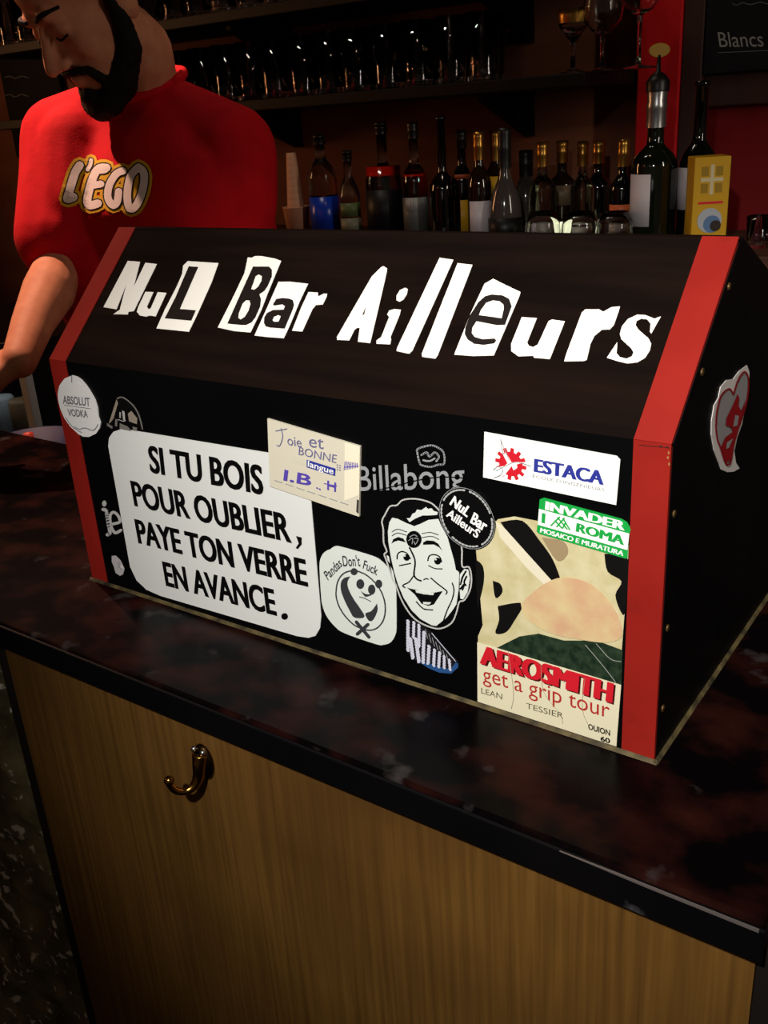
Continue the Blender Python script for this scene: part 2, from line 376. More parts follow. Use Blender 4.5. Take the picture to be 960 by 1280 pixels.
# stickers -----------------------------------------------------------
FO, FN = (0, 0, 0), (0, -1, 0)
SO, SN = (0, 0, H), n_s
def fin(M, name, label): return local(M.build(name), bx).__setitem__('label', label)
FM = lambda z=.0004: Marks(FO, FN, z)
SM = lambda z=.0004: Marks(SO, SN, z)
LW = paper('letter', (250, 246, 238))
q = scr(120, 310, 6)
def letter(pts, label, fn, extra=()):
    M = SM(); M.slab(fn(pts), LW)
    for kind, p in extra: M.poly(fn(p), SLK if kind == 'k' else LW, 1 if kind == 'k' else 2)
    fin(M, 'letter_sticker', label)
SLK = paper('letter_ink', (24, 16, 13), .6)
letter([(240, 98), (332, 105), (285, 292), (372, 112), (458, 122), (285, 475), (245, 480), (240, 500), (132, 498), (180, 465), (230, 272), (155, 462), (58, 445)], 'white cut-out letter N', q)
letter([(372, 330), (432, 332), (384, 440), (395, 460), (412, 455), (465, 332), (530, 338), (448, 515), (405, 508), (375, 516), (330, 508), (308, 480), (318, 445)], 'white cut-out small letter u after the N', q)
letter([(690, 100), (920, 115), (870, 255), (770, 480), (698, 630), (455, 605), (520, 460), (610, 285), (648, 195), (655, 135)], 'white card with a dark letter L', q,
       [('k', [(698, 140), (770, 145), (632, 460), (752, 470), (718, 548), (518, 530), (600, 370)])])
q = scr(260, 310, 6)
letter([(300, 72), (330, 75), (355, 62), (400, 62), (500, 80), (550, 98), (450, 340), (400, 470), (320, 635), (200, 625), (75, 598), (190, 370), (275, 190)], 'white card with a dark letter B', q,
       [('k', [(340, 142), (460, 142), (482, 165), (482, 215), (450, 290), (425, 325), (388, 350), (400, 385), (395, 440), (360, 520), (330, 560), (290, 580), (250, 580), (148, 570), (250, 340)]),
        ('w', [(362, 215), (385, 203), (408, 215), (405, 250), (380, 295), (350, 318), (328, 312)]),
        ('w', [(265, 420), (290, 396), (315, 398), (322, 425), (310, 470), (280, 520), (250, 540), (232, 530), (235, 495)])])
letter([(530, 255), (620, 255), (752, 270), (690, 400), (620, 570), (570, 678), (450, 670), (350, 658), (440, 460)], 'white card with a dark small letter a', q,
       [('k', [(515, 385), (560, 378), (610, 382), (640, 395), (648, 430), (640, 460), (578, 608), (470, 600), (435, 590), (422, 565), (425, 525), (445, 490), (490, 468), (570, 465), (580, 440), (560, 425), (500, 435), (490, 425)]),
        ('w', [(500, 520), (530, 508), (550, 515), (535, 555), (500, 558), (488, 545)])])
letter([(755, 332), (825, 335), (828, 365), (870, 345), (895, 345), (892, 365), (862, 425), (810, 430), (785, 460), (735, 570), (708, 628), (632, 622), (700, 450)], 'white cut-out small letter r in the middle word', q)
q = scr(410, 320, 6)
letter([(400, 85), (420, 78), (445, 95), (440, 130), (385, 370), (318, 655), (225, 645), (240, 540), (220, 540), (200, 555), (160, 635), (70, 630), (68, 610), (200, 380), (330, 155)], 'white cut-out letter A', q,
       [('k', [(285, 385), (275, 440), (260, 445)])])
M = SM(); M.slab(q([(580, 240), (600, 250), (592, 290), (565, 330), (538, 345), (515, 335), (515, 300), (540, 258)]), LW)
M.slab(q([(462, 410), (500, 400), (548, 405), (540, 440), (470, 610), (475, 625), (468, 665), (365, 660), (365, 635), (400, 610), (460, 460), (445, 440)]), LW)
fin(M, 'letter_sticker', 'white cut-out small letter i with its dot')
letter([(838, 15), (942, 30), (635, 710), (610, 735), (515, 715), (520, 690)], 'first of two tall white slanting bars forming letters l', q)
letter([(973, 55), (1085, 68), (825, 745), (805, 772), (708, 758), (705, 735)], 'second of two tall white slanting bars forming letters l', q)
q = scr(550, 330, 6)
letter([(400, 112), (475, 150), (605, 212), (598, 240), (405, 688), (250, 692), (108, 682), (120, 650), (230, 375), (335, 150)], 'white card with a dark rounded letter e', q,
       [('k', [(390, 232), (470, 238), (520, 265), (540, 320), (490, 460), (430, 462), (275, 432), (245, 480), (240, 520), (262, 550), (320, 568), (410, 562), (425, 575), (410, 598), (330, 610), (260, 602), (210, 570), (188, 530), (192, 480), (225, 390), (290, 290), (340, 245)]),
        ('w', [(400, 278), (450, 285), (480, 310), (482, 340), (465, 412), (400, 402), (295, 388), (310, 350), (350, 295)])])
letter([(615, 400), (728, 408), (655, 590), (668, 615), (700, 625), (735, 605), (815, 430), (840, 418), (938, 432), (825, 715), (705, 705), (700, 690), (590, 695), (535, 655), (535, 600)], 'bold white cut-out letter u in the last word', q)
q = scr(690, 360, 6)
letter([(225, 185), (250, 162), (355, 162), (385, 180), (450, 145), (512, 140), (500, 180), (465, 280), (435, 312), (375, 315), (320, 360), (290, 420), (262, 540), (240, 550), (92, 552), (110, 490)], 'bold white cut-out letter r in the last word', q)
letter([(818, 215), (745, 345), (735, 330), (740, 270), (715, 238), (670, 232), (635, 250), (628, 280), (650, 315), (725, 380), (745, 420), (735, 470), (700, 525), (640, 560), (565, 568), (490, 550), (412, 525), (490, 408), (490, 440), (485, 490), (510, 520), (560, 532), (600, 515), (612, 485), (595, 455), (520, 385), (510, 345), (525, 290), (570, 235), (640, 202), (700, 205), (770, 232)], 'white serif cut-out letter s at the right end', q)

# big sign
q = scr(60, 440, 2.667)
M = FM(.0006)
M.slab(q([(202, 312), (205, 285), (220, 265), (250, 255), (735, 335), (820, 349), (850, 360), (866, 385), (878, 490), (912, 880), (908, 920), (893, 945), (870, 952), (830, 946), (375, 812), (330, 792), (296, 760), (275, 715)]), SIGNW)
for s, a, b, c in (('SI TU BOIS', (343, 398), (722, 474), (333, 310)), ('POUR OUBLIER', (290, 510), (816, 634), (275, 427)),
                   ('PAYE TON VERRE', (303, 634), (870, 780), (289, 555)), ('EN AVANCE', (395, 776), (766, 877), (381, 696))):
    M.text(s, *q([a, b, c]), BLK, 1, .018, .0035 if len(s) > 11 else .005)
M.poly(q([(829, 612), (848, 617), (848, 640), (835, 656), (828, 652), (838, 637)]), BLK, 1); M.circle(q([(791, 880)])[0], 4.2, BLK, 1)
fin(M, 'sign_sticker', 'large light grey rounded sticker with four lines of black capitals')
# round vodka sticker
q = scr(60, 460, 6.857)
M = FM(.0013); VG = paper('vodka', (240, 240, 240)); VK = paper('vodka_ink', (120, 120, 124))
M.slab(q([(215, 60), (255, 72), (290, 95), (330, 140), (365, 190), (410, 270), (432, 340), (440, 420), (458, 470), (450, 515), (420, 560), (360, 588), (310, 585), (270, 565), (200, 500), (150, 430), (115, 350), (95, 270), (92, 215), (105, 150), (150, 88)]), VG)
M.text('ABSOLUT', *q([(140, 300), (372, 322), (135, 232)]), VK, 1, .02); M.text('VODKA', *q([(185, 405), (355, 420), (175, 345)]), VK, 1, .02)
M.stroke(q([(150, 315), (375, 345)]), .7, VK); M.stroke(q([(235, 500), (280, 520), (330, 510), (400, 530), (440, 480)]), 1, VK)
M.stroke(q([(160, 420), (220, 500), (300, 550)]), .8, VK); M.stroke(q([(215, 62), (215, 120)]), .8, VK); M.stroke(q([(260, 120), (290, 140)]), .8, WHITE)
fin(M, 'round_sticker', 'pale grey round sticker wrapping the left edge')
# torn round badge half hidden by the sign
M = FM(.0004); TAN = paper('tan', (150, 138, 124)); WG = paper('worn_grey', (120, 116, 112))
M.slab(q([(510, 490), (530, 440), (560, 360), (600, 250), (650, 245), (740, 310), (800, 400), (828, 545), (700, 560), (560, 560)]), BLK)
M.poly(q([(525, 475), (592, 265), (604, 300), (566, 430), (545, 460)]), TAN)
M.stroke(q([(600, 258), (650, 252), (735, 320), (785, 405), (815, 520)]), 1.6, WG)
M.poly(q([(640, 362), (662, 372), (668, 455), (650, 445)]), paper('lt', (180, 178, 176))); M.poly(q([(690, 390), (720, 365), (770, 430), (768, 480), (700, 455)]), TAN)
M.poly(q([(618, 375), (630, 380), (628, 430), (618, 425)]), paper('lt', (180, 178, 176))); M.stroke(q([(605, 440), (650, 455), (668, 450)]), .9, paper('lt', (180, 178, 176)))
M.poly(q([(582, 435), (600, 440), (598, 500), (580, 495)]), WG); M.poly(q([(512, 470), (560, 500), (555, 520), (510, 492)]), WG)
M.poly(q([(620, 470), (690, 500), (720, 540), (620, 520)]), WG); M.poly(q([(730, 500), (770, 510), (765, 540), (735, 535)]), WG)
fin(M, 'round_sticker', 'torn black and white round sticker half under the big grey sticker')
# je
q = scr(110, 610, 10.67); M = FM(); JG = paper('je', (190, 190, 190))
M.circle(q([(222, 205)])[0], 2.8, JG, 0, 3.8); M.stroke(q([(205, 285), (245, 300), (262, 390), (288, 540), (298, 600), (262, 622)]), 4.2, JG, 0)
M.stroke(q([(330, 480), (430, 448), (405, 365), (345, 320), (300, 370), (310, 500), (365, 595), (445, 560)]), 3.6, JG, 0)
fin(M, 'letter_sticker', 'two small grey cut-out letters j and e left of the big sticker')
M = FM(); M.slab(q([(320, 905), (370, 900), (440, 970), (490, 1080), (470, 1150), (430, 1170), (370, 1130), (350, 1050), (320, 980)]), paper('blob', (190, 186, 190)))
M.stroke(q([(400, 990), (440, 1080)]), .9, GREY); M.stroke(q([(430, 980), (410, 1060)]), .9, GREY); M.poly(q([(445, 1010), (475, 1070), (450, 1060)]), WHITE)
fin(M, 'small_sticker', 'tiny pale torn sticker below the letters j and e')
# note
q = scr(325, 510, 6.857); M = FM(.0018); NOTE = paper('note', (214, 209, 190)); TAPE = paper('tape', (212, 208, 190), .25)
M.slab(q([(75, 85), (870, 322), (860, 925), (800, 905), (95, 665)]), NOTE)
M.poly(q([(285, 395), (415, 433), (415, 490), (290, 445)]), TAPE); M.poly(q([(740, 290), (868, 325), (862, 740), (735, 790)]), paper('tape2', (238, 232, 208), .25))
M.poly(q([(415, 435), (662, 512), (658, 575), (415, 500)]), BLUE, 2); M.text('langue', *q([(425, 492), (645, 560), (428, 442)]), WHITE, 3, .012)
PEN = paper('pen', (110, 108, 150)); PUR = paper('purple', (88, 72, 175))
M.stroke(q([(150, 190), (245, 172)]), 1.1, PEN, 2); M.stroke(q([(195, 170), (210, 240), (185, 315), (160, 312)]), 1.1, PEN, 2)
M.text('oie', *q([(252, 308), (372, 330), (248, 225)]), PEN, 2); M.text('et', *q([(435, 325), (560, 345), (435, 220)]), PEN, 2)
M.text('BONNE', *q([(345, 392), (668, 465), (350, 325)]), PEN, 2)
M.text('I.B', *q([(215, 610), (450, 660), (225, 520)]), PUR, 2, .02); M.text('..', *q([(495, 680), (535, 695), (495, 620)]), PUR, 2, .02); M.text('H', *q([(590, 690), (665, 710), (592, 612)]), PUR, 2, .012)
M.stroke(q([(565, 640), (670, 660)]), 1, PUR, 2)
for k in range(9): M.stroke(q([(735+k*14, 525-k*3), (745+k*13, 450+k*2)]), .9, PUR, 2)
M.stroke(q([(735, 500), (860, 490)]), .9, PUR, 2)
for k in range(3): M.circle(q([(678, 480+k*20)])[0], .8, PEN, 2); M.circle(q([(700, 485+k*20)])[0], .8, PEN, 2)
for k in range(7): M.stroke(q([(140+k*94, 612+k*31), (205+k*94, 633+k*31)]), .9, GREY, 2)
M.poly(q([(845, 775), (862, 780), (858, 900), (838, 880)]), paper('dk', (60, 58, 52)), 2)
fin(M, 'paper_note', 'cream paper note with handwriting and a blue bar taped over the sign corner')
# surf text
q = scr(430, 540, 4.571); M = FM(.0004); SG = paper('surf', (150, 154, 158))
M.text('Billabong', *q([(84, 335), (690, 318), (75, 196)]), SG, 0, .006)
M.stroke(q([(110, 345), (250, 318), (420, 275), (560, 255), (700, 262)]), 1.4, m_black, 1)
M.stroke(q([(418, 100), (440, 88), (500, 75), (545, 92), (572, 120), (574, 180), (540, 185), (500, 198), (450, 190), (432, 170)]), 2.2, SG, 0, closed=True)
M.stroke(q([(445, 130), (475, 115), (490, 140), (520, 115), (545, 140), (530, 165)]), 2.4, SG, 0); M.stroke(q([(455, 160), (490, 165), (520, 150)]), 2.2, SG, 0)
fin(M, 'letter_sticker', 'grey surf lettering with a small wave emblem above it')
# retro man
q = scr(470, 610, 7.11); M = FM(.0004)
out = [(560, 190), (500, 135), (420, 105), (330, 92), (240, 105), (190, 150), (130, 160), (90, 225), (58, 290), (70, 370), (72, 480), (100, 560), (78, 585), (100, 650), (150, 800), (180, 860), (230, 990), (310, 1120), (400, 1195), (520, 1242), (600, 1240), (680, 1190), (720, 1100), (745, 1010), (790, 992), (840, 900), (852, 790), (830, 700), (770, 690), (765, 520), (700, 380)]
M.slab(sm(q(out)), BLK); M.stroke(q(out), 1.9, paper('line', (190, 192, 190)), 1, closed=True)
M.poly(q([(150, 260), (200, 270), (270, 305), (345, 335), (400, 315), (470, 280), (560, 270), (585, 330), (640, 430), (655, 480), (680, 570), (700, 640), (715, 720), (745, 745), (740, 900), (720, 1030), (680, 1090), (630, 1150), (540, 1222), (500, 1215), (400, 1160), (320, 1080), (250, 970), (200, 850), (170, 750), (140, 620), (115, 470), (112, 380), (125, 300)]), PALE, 2)
M.poly(q([(278, 265), (310, 262), (330, 225), (355, 215), (370, 188), (410, 192), (450, 165), (470, 182), (500, 175), (520, 200), (555, 210), (550, 235), (480, 240), (420, 240), (350, 270), (305, 300)]), PALE, 2)
M.poly(q([(750, 765), (790, 715), (825, 720), (840, 800), (820, 920), (780, 985), (755, 980), (750, 900)]), PALE, 2)
for s in ([(805, 735), (775, 790), (758, 850)], [(812, 780), (790, 830), (805, 860)], [(758, 890), (790, 850), (775, 900)]): M.stroke(q(s), 2.2, BLK, 3)
M.poly(q([(98, 590), (120, 605), (130, 665), (110, 640)]), PALE, 2); M.poly(q([(135, 690), (158, 740), (180, 845), (150, 780)]), PALE, 2)
M.poly(q([(145, 490), (160, 450), (205, 430), (250, 445), (272, 478), (205, 462), (165, 475)]), BLK, 3); M.poly(q([(425, 480), (460, 460), (520, 465), (560, 490), (600, 558), (565, 520), (520, 497), (425, 500)]), BLK, 3)
for s in ([(150, 385), (200, 362), (280, 385)], [(150, 420), (200, 395), (275, 415)], [(415, 400), (490, 390), (560, 412)], [(415, 437), (500, 425), (565, 452)]): M.stroke(q(s), 1.1, paper('dline', (70, 74, 72)), 3)
M.circle(q([(345, 450)])[0], 9.6, BLK, 4, 10.6)
for s in ([(310, 430), (345, 410), (375, 425)], [(300, 460), (335, 440), (330, 490)], [(350, 440), (385, 445), (360, 495), (350, 470)]): M.stroke(q(s), 1, GREY, 5)
M.stroke(q([(195, 625), (200, 582), (235, 560), (280, 575), (312, 622)]), 1.6, BLK, 3); M.circle(q([(280, 613)])[0], 4.1, BLK, 3); M.stroke(q([(215, 685), (315, 665)]), 1.5, BLK, 3); M.circle(q([(265, 598)])[0], 1, PALE, 4)
M.stroke(q([(468, 640), (480, 600), (520, 587), (570, 605), (590, 650)]), 1.6, BLK, 3); M.circle(q([(555, 645)])[0], 4.3, BLK, 3); M.stroke(q([(475, 685), (530, 710), (595, 713)]), 1.3, BLK, 3); M.circle(q([(540, 630)])[0], 1, PALE, 4)
M.stroke(q([(305, 525), (345, 610), (355, 665), (345, 765), (370, 805), (408, 820)]), 2.0, BLK, 3); M.stroke(q([(432, 810), (452, 800), (472, 806)]), 1.5, BLK, 3)
for s in ([(345, 770), (300, 830), (245, 860), (265, 880)], [(495, 795), (560, 850), (635, 910), (628, 938)], [(365, 1005), (430, 1068), (510, 1078)], [(685, 840), (700, 900), (685, 980), (640, 1080), (608, 1168)]): M.stroke(q(s), 1.6, BLK, 3)
M.poly(q([(280, 880), (340, 895), (430, 915), (520, 925), (600, 910), (560, 970), (520, 1030), (470, 1042), (410, 1022), (350, 940)]), BLK, 3)
M.poly(q([(358, 903), (440, 910), (526, 928), (515, 946), (430, 938), (365, 922)]), PALE, 4); M.poly(q([(425, 1005), (500, 1010), (480, 1030), (430, 1025)]), PALE, 4)
fin(M, 'face_sticker', 'black and white cut-out sticker of a grinning man with slick hair')
# panda
q = scr(390, 670, 8); M = FM(.0005); PK = paper('panda_ink', (52, 54, 58))
M.slab(sm(q([(185, 132), (230, 102), (300, 108), (600, 195), (700, 250), (780, 340), (830, 450), (845, 560), (848, 900), (835, 990), (790, 1060), (720, 1085), (640, 1078), (330, 970), (230, 900), (150, 800), (110, 700), (95, 600), (80, 350), (82, 250), (110, 180), (150, 145)])), PALE)
M.stroke(q([(245, 560), (260, 460), (310, 380), (390, 345), (470, 350), (560, 395), (650, 480), (710, 580), (738, 700), (725, 820), (670, 905), (590, 938), (500, 920), (420, 880), (340, 800), (280, 710), (250, 620)]), 1.7, PK, 1, closed=True)
M.circle(q([(427, 352)])[0], 4.4, PK); M.circle(q([(672, 476)])[0], 4.4, PK, 1, 5.4)
M.circle(q([(488, 477)])[0], 5, PK, 1, 6.2); M.circle(q([(602, 532)])[0], 4.6, PK, 1, 6.4)
M.poly(sm(q([(390, 400), (365, 440), (360, 490), (385, 560), (430, 640), (480, 710), (530, 805), (430, 812), (380, 740), (330, 640), (295, 540), (295, 460), (330, 415)])), PK)
M.poly(sm(q([(655, 670), (660, 740), (620, 830), (585, 848), (555, 820), (540, 770), (600, 745)])), PK)
M.poly(sm(q([(490, 542), (540, 575), (605, 582), (560, 602), (530, 598)])), PK); M.stroke(q([(480, 605), (535, 620), (592, 650)]), 1, PK)
M.stroke(q([(450, 855), (575, 1005)]), 4.2, PK, 2, False); M.stroke(q([(565, 880), (460, 975)]), 4.2, PK, 2, False)
M.text('Pandas', *q([(165, 440), (312, 290), (120, 360)]), PK, 1, .012); M.text("Don't", *q([(318, 300), (490, 298), (305, 195)]), PK, 1, .012); M.text('Fuck', *q([(512, 318), (655, 392), (530, 235)]), PK, 1, .012)
fin(M, 'panda_sticker', 'white rounded sticker with a panda in a ring')
# hatch sticker
q = scr(490, 760, 8.727); M = FM(.0003); HW = paper('hatch', (205, 208, 225)); NB = paper('navy', (40, 80, 135)); DK2 = paper('hatch_dark', (26, 24, 30))
M.slab(q([(160, 130), (215, 125), (330, 180), (430, 260), (560, 410), (715, 575), (725, 640), (650, 710), (520, 700), (400, 650), (290, 590), (235, 555), (160, 470)]), DK2)
M.poly(q([(290, 580), (400, 595), (520, 640), (640, 665), (700, 590), (725, 600), (725, 645), (650, 712), (520, 702), (400, 652)]), NB)
def zig(x0, y0, x1, y1, wd):
    n = int(abs(y1-y0)/16)+1
    M.stroke(q([(x0+(x1-x0)*k/n + (4 if k % 2 else -4), y0+(y1-y0)*k/n) for k in range(n+1)]), wd, HW, 2, False)
for a in ((180, 135, 180, 460, 3.6), (205, 330, 235, 540, 4), (245, 150, 240, 320, 3.2), (265, 330, 300, 580, 4), (300, 180, 300, 420, 3.2), (355, 260, 345, 590, 3.8), (410, 410, 400, 600, 3.6), (470, 450, 460, 625, 3.4), (525, 480, 515, 640, 3.2), (575, 520, 575, 650, 3), (630, 560, 640, 670, 3)): zig(*a)
M.stroke(q([(440, 270), (550, 400), (700, 575)]), .9, HW, 2)
for k in range(7): M.stroke(q([(370+k*38, 230+k*45), (395+k*38, 330+k*42)]), .7, GREY, 2)
fin(M, 'torn_sticker', 'torn white hatched sticker with blue lower edge under the grinning man')
# poster (plain piebald stand-in picture)
q = scr(540, 520, 2.909); M = FM(.0003); HIDE = noisy('hide', (196, 186, 140), (214, 206, 168), (60, 60, 60), .5, .3); PINK = noisy('hide_pink', (214, 196, 146), (206, 164, 130), (40, 40, 40), .5, .3)
GRS = noisy('grass_print', (18, 34, 24), (44, 62, 44), (150, 150, 150), .5, .3); PBK = paper('hide_black', (14, 13, 13))
M.slab(q([(160, 480), (240, 375), (300, 365), (480, 400), (716, 470), (708, 620), (690, 860), (672, 1199), (168, 1036), (168, 800), (185, 760)]), HIDE)
M.poly(sm(q([(250, 385), (330, 380), (395, 455), (440, 520), (470, 600), (465, 632), (430, 610), (330, 500)])), PBK)
M.poly((q([(232, 380), (260, 400), (472, 636), (440, 640), (350, 555), (250, 440)])), paper('pole', (226, 220, 196)), 2)
M.poly(sm(q([(222, 598), (250, 610), (257, 640), (232, 660)])), PBK); M.poly(sm(q([(240, 690), (330, 680), (300, 745), (270, 785), (232, 788), (245, 740)])), PBK)
M.poly(sm(q([(160, 520), (186, 545), (190, 600), (172, 680), (166, 690)])), PBK)
M.poly(sm(q([(628, 500), (714, 520), (704, 700), (690, 715), (668, 650), (690, 600), (640, 565)])), PBK)
M.poly(sm(q([(400, 440), (480, 455), (495, 500), (455, 525)])), paper('fawn', (160, 140, 108)))
M.poly(q([(230, 845), (320, 800), (390, 790), (480, 815), (600, 815), (694, 850), (690, 976), (480, 913)]), GRS)
M.poly(sm(q([(325, 680), (400, 615), (480, 585), (580, 610), (660, 690), (694, 790), (640, 822), (520, 808), (440, 790), (370, 755), (335, 720)])), PINK, 2)
M.poly(q([(167, 820), (690, 975), (672, 1199), (168, 1036)]), CREAM, 3)
M.text('AEROSMITH', *q([(182, 901), (664, 1047), (184, 834)]), paper('shadow', (60, 14, 14)), 4, .004, .016); M.text('AEROSMITH', *q([(176, 896), (658, 1041), (178, 829)]), RED, 5, .004, .015)
RT = paper('red_thin', (178, 48, 44))
M.text('get a grip tour', *q([(188, 960), (648, 1096), (186, 905)]), RT, 4)
M.text('LEAN', *q([(182, 1005), (258, 1028), (182, 985)]), paper('dkink', (90, 84, 66)), 4); M.text('TESSIER', *q([(345, 1060), (480, 1098), (345, 1040)]), paper('dkink', (90, 84, 66)), 4)
M.text('OUION', *q([(570, 1135), (650, 1160), (570, 1115)]), BLK, 4, .03); M.text('60', *q([(615, 1178), (650, 1188), (615, 1160)]), BLK, 4, .03)
for s in ([(400, 900), (410, 1000), (470, 1080), (478, 1115)], [(560, 950), (550, 1060), (580, 1135)], [(280, 850), (300, 1000), (292, 1060)]): M.stroke(q(s), .5, paper('crease', (150, 144, 120)), 6)
for s in ([(560, 830), (620, 900), (670, 965)], [(600, 825), (650, 880), (690, 890)]): M.stroke(q(s), .8, paper('scratch', (150, 156, 146)), 4)
fin(M, 'concert_poster', 'small concert poster with a piebald picture and red lettering')
# round bar badge
q = scr(430, 540, 4.571); M = FM(.0019)
ce = q([(710, 487)])[0]
M.slab([(ce[0]+34.8*math.cos(2*PI*k/40)+3.2*math.sin(2*PI*k/40), ce[1]+38.4*math.sin(2*PI*k/40)+6*math.cos(2*PI*k/40)) for k in range(40)], BLK)
def ringp(t, r): return (ce[0]+r*(34.8*math.cos(t)+3.2*math.sin(t)), ce[1]+r*(38.4*math.sin(t)+6*math.cos(t)))
M.stroke([ringp(2*PI*k/40, .985) for k in range(40)], .7, GREY, 1, False, True)
for k in range(46):
    if k % 9 == 8: continue
    t = 2*PI*k/46; M.stroke([ringp(t, .91), ringp(t+.07, .91)], 2.2, paper('ringtxt', (175, 178, 178)), 1, False)
M.text('NuL', *q([(610, 405), (712, 482), (640, 358)]), WHITE, 1, .012, .018); M.text('Bar', *q([(728, 510), (812, 565), (752, 452)]), WHITE, 1, .012, .018)
M.text('AilleurS', *q([(590, 472), (768, 602), (612, 430)]), WHITE, 1, .012, .006)
fin(M, 'round_sticker', 'black round badge with white ransom lettering beside the grinning man')
# engineer school card
q = scr(600, 530, 5.053); M = FM(.0006)
M.slab(q([(30, 48), (865, 200), (888, 225), (862, 510), (22, 335)]), WHITE)
gc = (198, 250); gp = []
for k in range(12):
    for da, r in ((-.16, 78), (-.11, 104), (.11, 104), (.16, 78)):
        a = 2*PI*k/12 + da + .1; gp.append((gc[0]+r*.95*math.cos(a), gc[1]+r*math.sin(a)*.98 + .17*r*.95*math.cos(a)))
M.poly(q(gp), RED); M.poly(q([(150, 190), (168, 178), (205, 240), (240, 235), (280, 240), (205, 262), (160, 320), (140, 330), (100, 270), (160, 262), (178, 245)]), WHITE, 2)
M.poly(q([(205, 260), (238, 255), (240, 275), (215, 290)]), WHITE, 2)
for s in ([(135, 92), (150, 190)], [(135, 92), (190, 225)], [(90, 285), (120, 265), (150, 285), (135, 318), (95, 335)], [(110, 290), (200, 245), (250, 238), (325, 262)]): M.stroke(q(s), .8, GREY, 3)
M.text('ESTACA', *q([(343, 297), (785, 382), (346, 216)]), BLUE, 1, .006, .014); M.text("ÉCOLE D'INGÉNIEURS", *q([(335, 334), (790, 424), (336, 316)]), GREY, 1)
fin(M, 'card_sticker', 'white rectangular sticker with a red gear and blue capitals')
# green sticker
q = scr(660, 610, 6.857); M = FM(.0009)
M.slab(q([(105, 95), (140, 82), (800, 262), (850, 290), (885, 350), (870, 400), (855, 595), (838, 600), (100, 388), (78, 368), (90, 280)]), GREEN)
M.poly(q([(100, 174), (874, 386), (858, 527), (90, 310)]), WHITE)
M.text('INVADER', *q([(152, 178), (835, 360), (158, 108)]), WHITE, 1, .004, .013); M.text('ROMA', *q([(415, 365), (830, 484), (424, 292)]), GREEN, 2, .003, .02)
M.poly(q([(128, 207), (158, 214), (152, 298), (122, 290)]), GREEN, 2); M.text('MOSAICO E MURATURA', *q([(108, 374), (822, 578), (114, 336)]), WHITE, 1, .012)
for s in ([(205, 315), (278, 243)], [(255, 325), (318, 253)], [(305, 338), (330, 290)], [(262, 248), (342, 345)], [(308, 255), (365, 352)], [(240, 275), (295, 335)]): M.stroke(q(s), 1.8, GREEN, 2, False)
fin(M, 'green_sticker', 'small green and white sticker below the white gear sticker')
M = Marks((0, -.0008, 0), FN, .0001); WEAR = paper('wear', (60, 22, 18), .8)
M.stroke([(799, 556), (812, 557.5), (826, 558.5), (838, 560)], 1.0, WEAR, 0); M.circle((826, 558), 1.6, WEAR, 0); M.circle((834, 559), 1.5, WEAR, 0)
for a, b in ((836, 566), (835, 572), (836.5, 580)): M.circle((a, b), 1.2, paper('chip', (160, 110, 60), .8), 0, 2)
fin(M, 'wear_marks', 'dark crack and chipped paint at the bend of the right red edge')
# heart on the right side
q = scr(870, 440, 7.53); M = Marks((L+.0006, 0, 0), (1, 0, 0), .0005); HGR = paper('heart_grey', (150, 148, 150)); HRD = paper('heart_red', (150, 16, 24)); HWT = paper('heart_rim', (215, 210, 208))
M.slab(q([(475, 125), (497, 190), (490, 330), (450, 560), (430, 670), (385, 800), (355, 930), (370, 1040), (405, 1095), (350, 1125), (290, 1130), (230, 1105), (215, 1060), (165, 930), (138, 780), (140, 650), (165, 500), (205, 430), (225, 330), (280, 265), (345, 255), (400, 180)]), HWT)
M.poly(q([(340, 400), (300, 345), (230, 400), (195, 500), (175, 640), (185, 800), (215, 890), (265, 1040), (310, 1040), (350, 830), (440, 560), (475, 400), (480, 250), (445, 185), (390, 250), (350, 370)]), HGR, 1)
M.stroke(q([(340, 400), (300, 345), (230, 400), (195, 500), (175, 640), (185, 800), (215, 890), (265, 1040), (310, 1040), (350, 830), (440, 560), (475, 400), (480, 250), (445, 185), (390, 250), (350, 370)]), 2.0, HRD, 2, closed=True)
M.poly(q([(375, 395), (392, 430), (382, 500), (410, 550), (432, 500), (455, 440), (420, 600), (385, 720), (350, 830), (320, 1000), (270, 1040), (215, 900), (260, 800), (330, 750), (310, 700), (262, 690), (270, 620), (330, 500)]), HRD, 3)
M.poly(q([(350, 590), (385, 600), (370, 690), (330, 700)]), HGR, 4); M.poly(q([(270, 850), (330, 810), (290, 900), (265, 910)]), HGR, 4)
fin(M, 'heart_sticker', 'white heart-shaped sticker with red ink on the right side')

# ------------------------------------------------------------------ back bar furniture
m_shelf = noisy('back_shelf_wood', (58, 34, 26), (76, 46, 34), (4, 30, 30), .55, .3)
bb = tag(empty('back_bar', (-.6, 1.25, FLOOR)), 'dark wooden back bar cabinet carrying the bottles', 'back bar')
local(obj('top_board', box_bm(-1.25, 1.6, 1.06, 1.379, BACKZ-.03, BACKZ, .003), m_shelf), bb)
local(obj('carcass', box_bm(-1.25, 1.6, 1.08, 1.375, FLOOR, BACKZ-.03), noisy('carcass', (36, 22, 18), (44, 28, 22), (20, 20, 3), .6)), bb)
def wall_shelf(z, x0, x1, label):
    s = tag(empty('wall_shelf', ((x0+x1)/2, 1.3, z)), label, 'shelf')
    local(obj('board', box_bm(x0, x1, 1.15, 1.438, z-.022, z, .002), mat('shelf_black', (11, 8, 8), .55, 0, .2)), s)
    for k in range(3):
        x = x0+.25+(x1-x0-.5)*k/2
        local(obj('bracket', prism_bm([(1.438, z-.023), (1.438, z-.11), (1.42, z-.11), (1.22, z-.032), (1.22, z-.023)], x-.008, x+.008), mat('shelf_black', (11, 8, 8), .55, 0, .2)), s)
SHZ = .487; SHZ2 = .668
wall_shelf(SHZ, -1.75, .04, 'lower black wall shelf crowded with clear glasses')
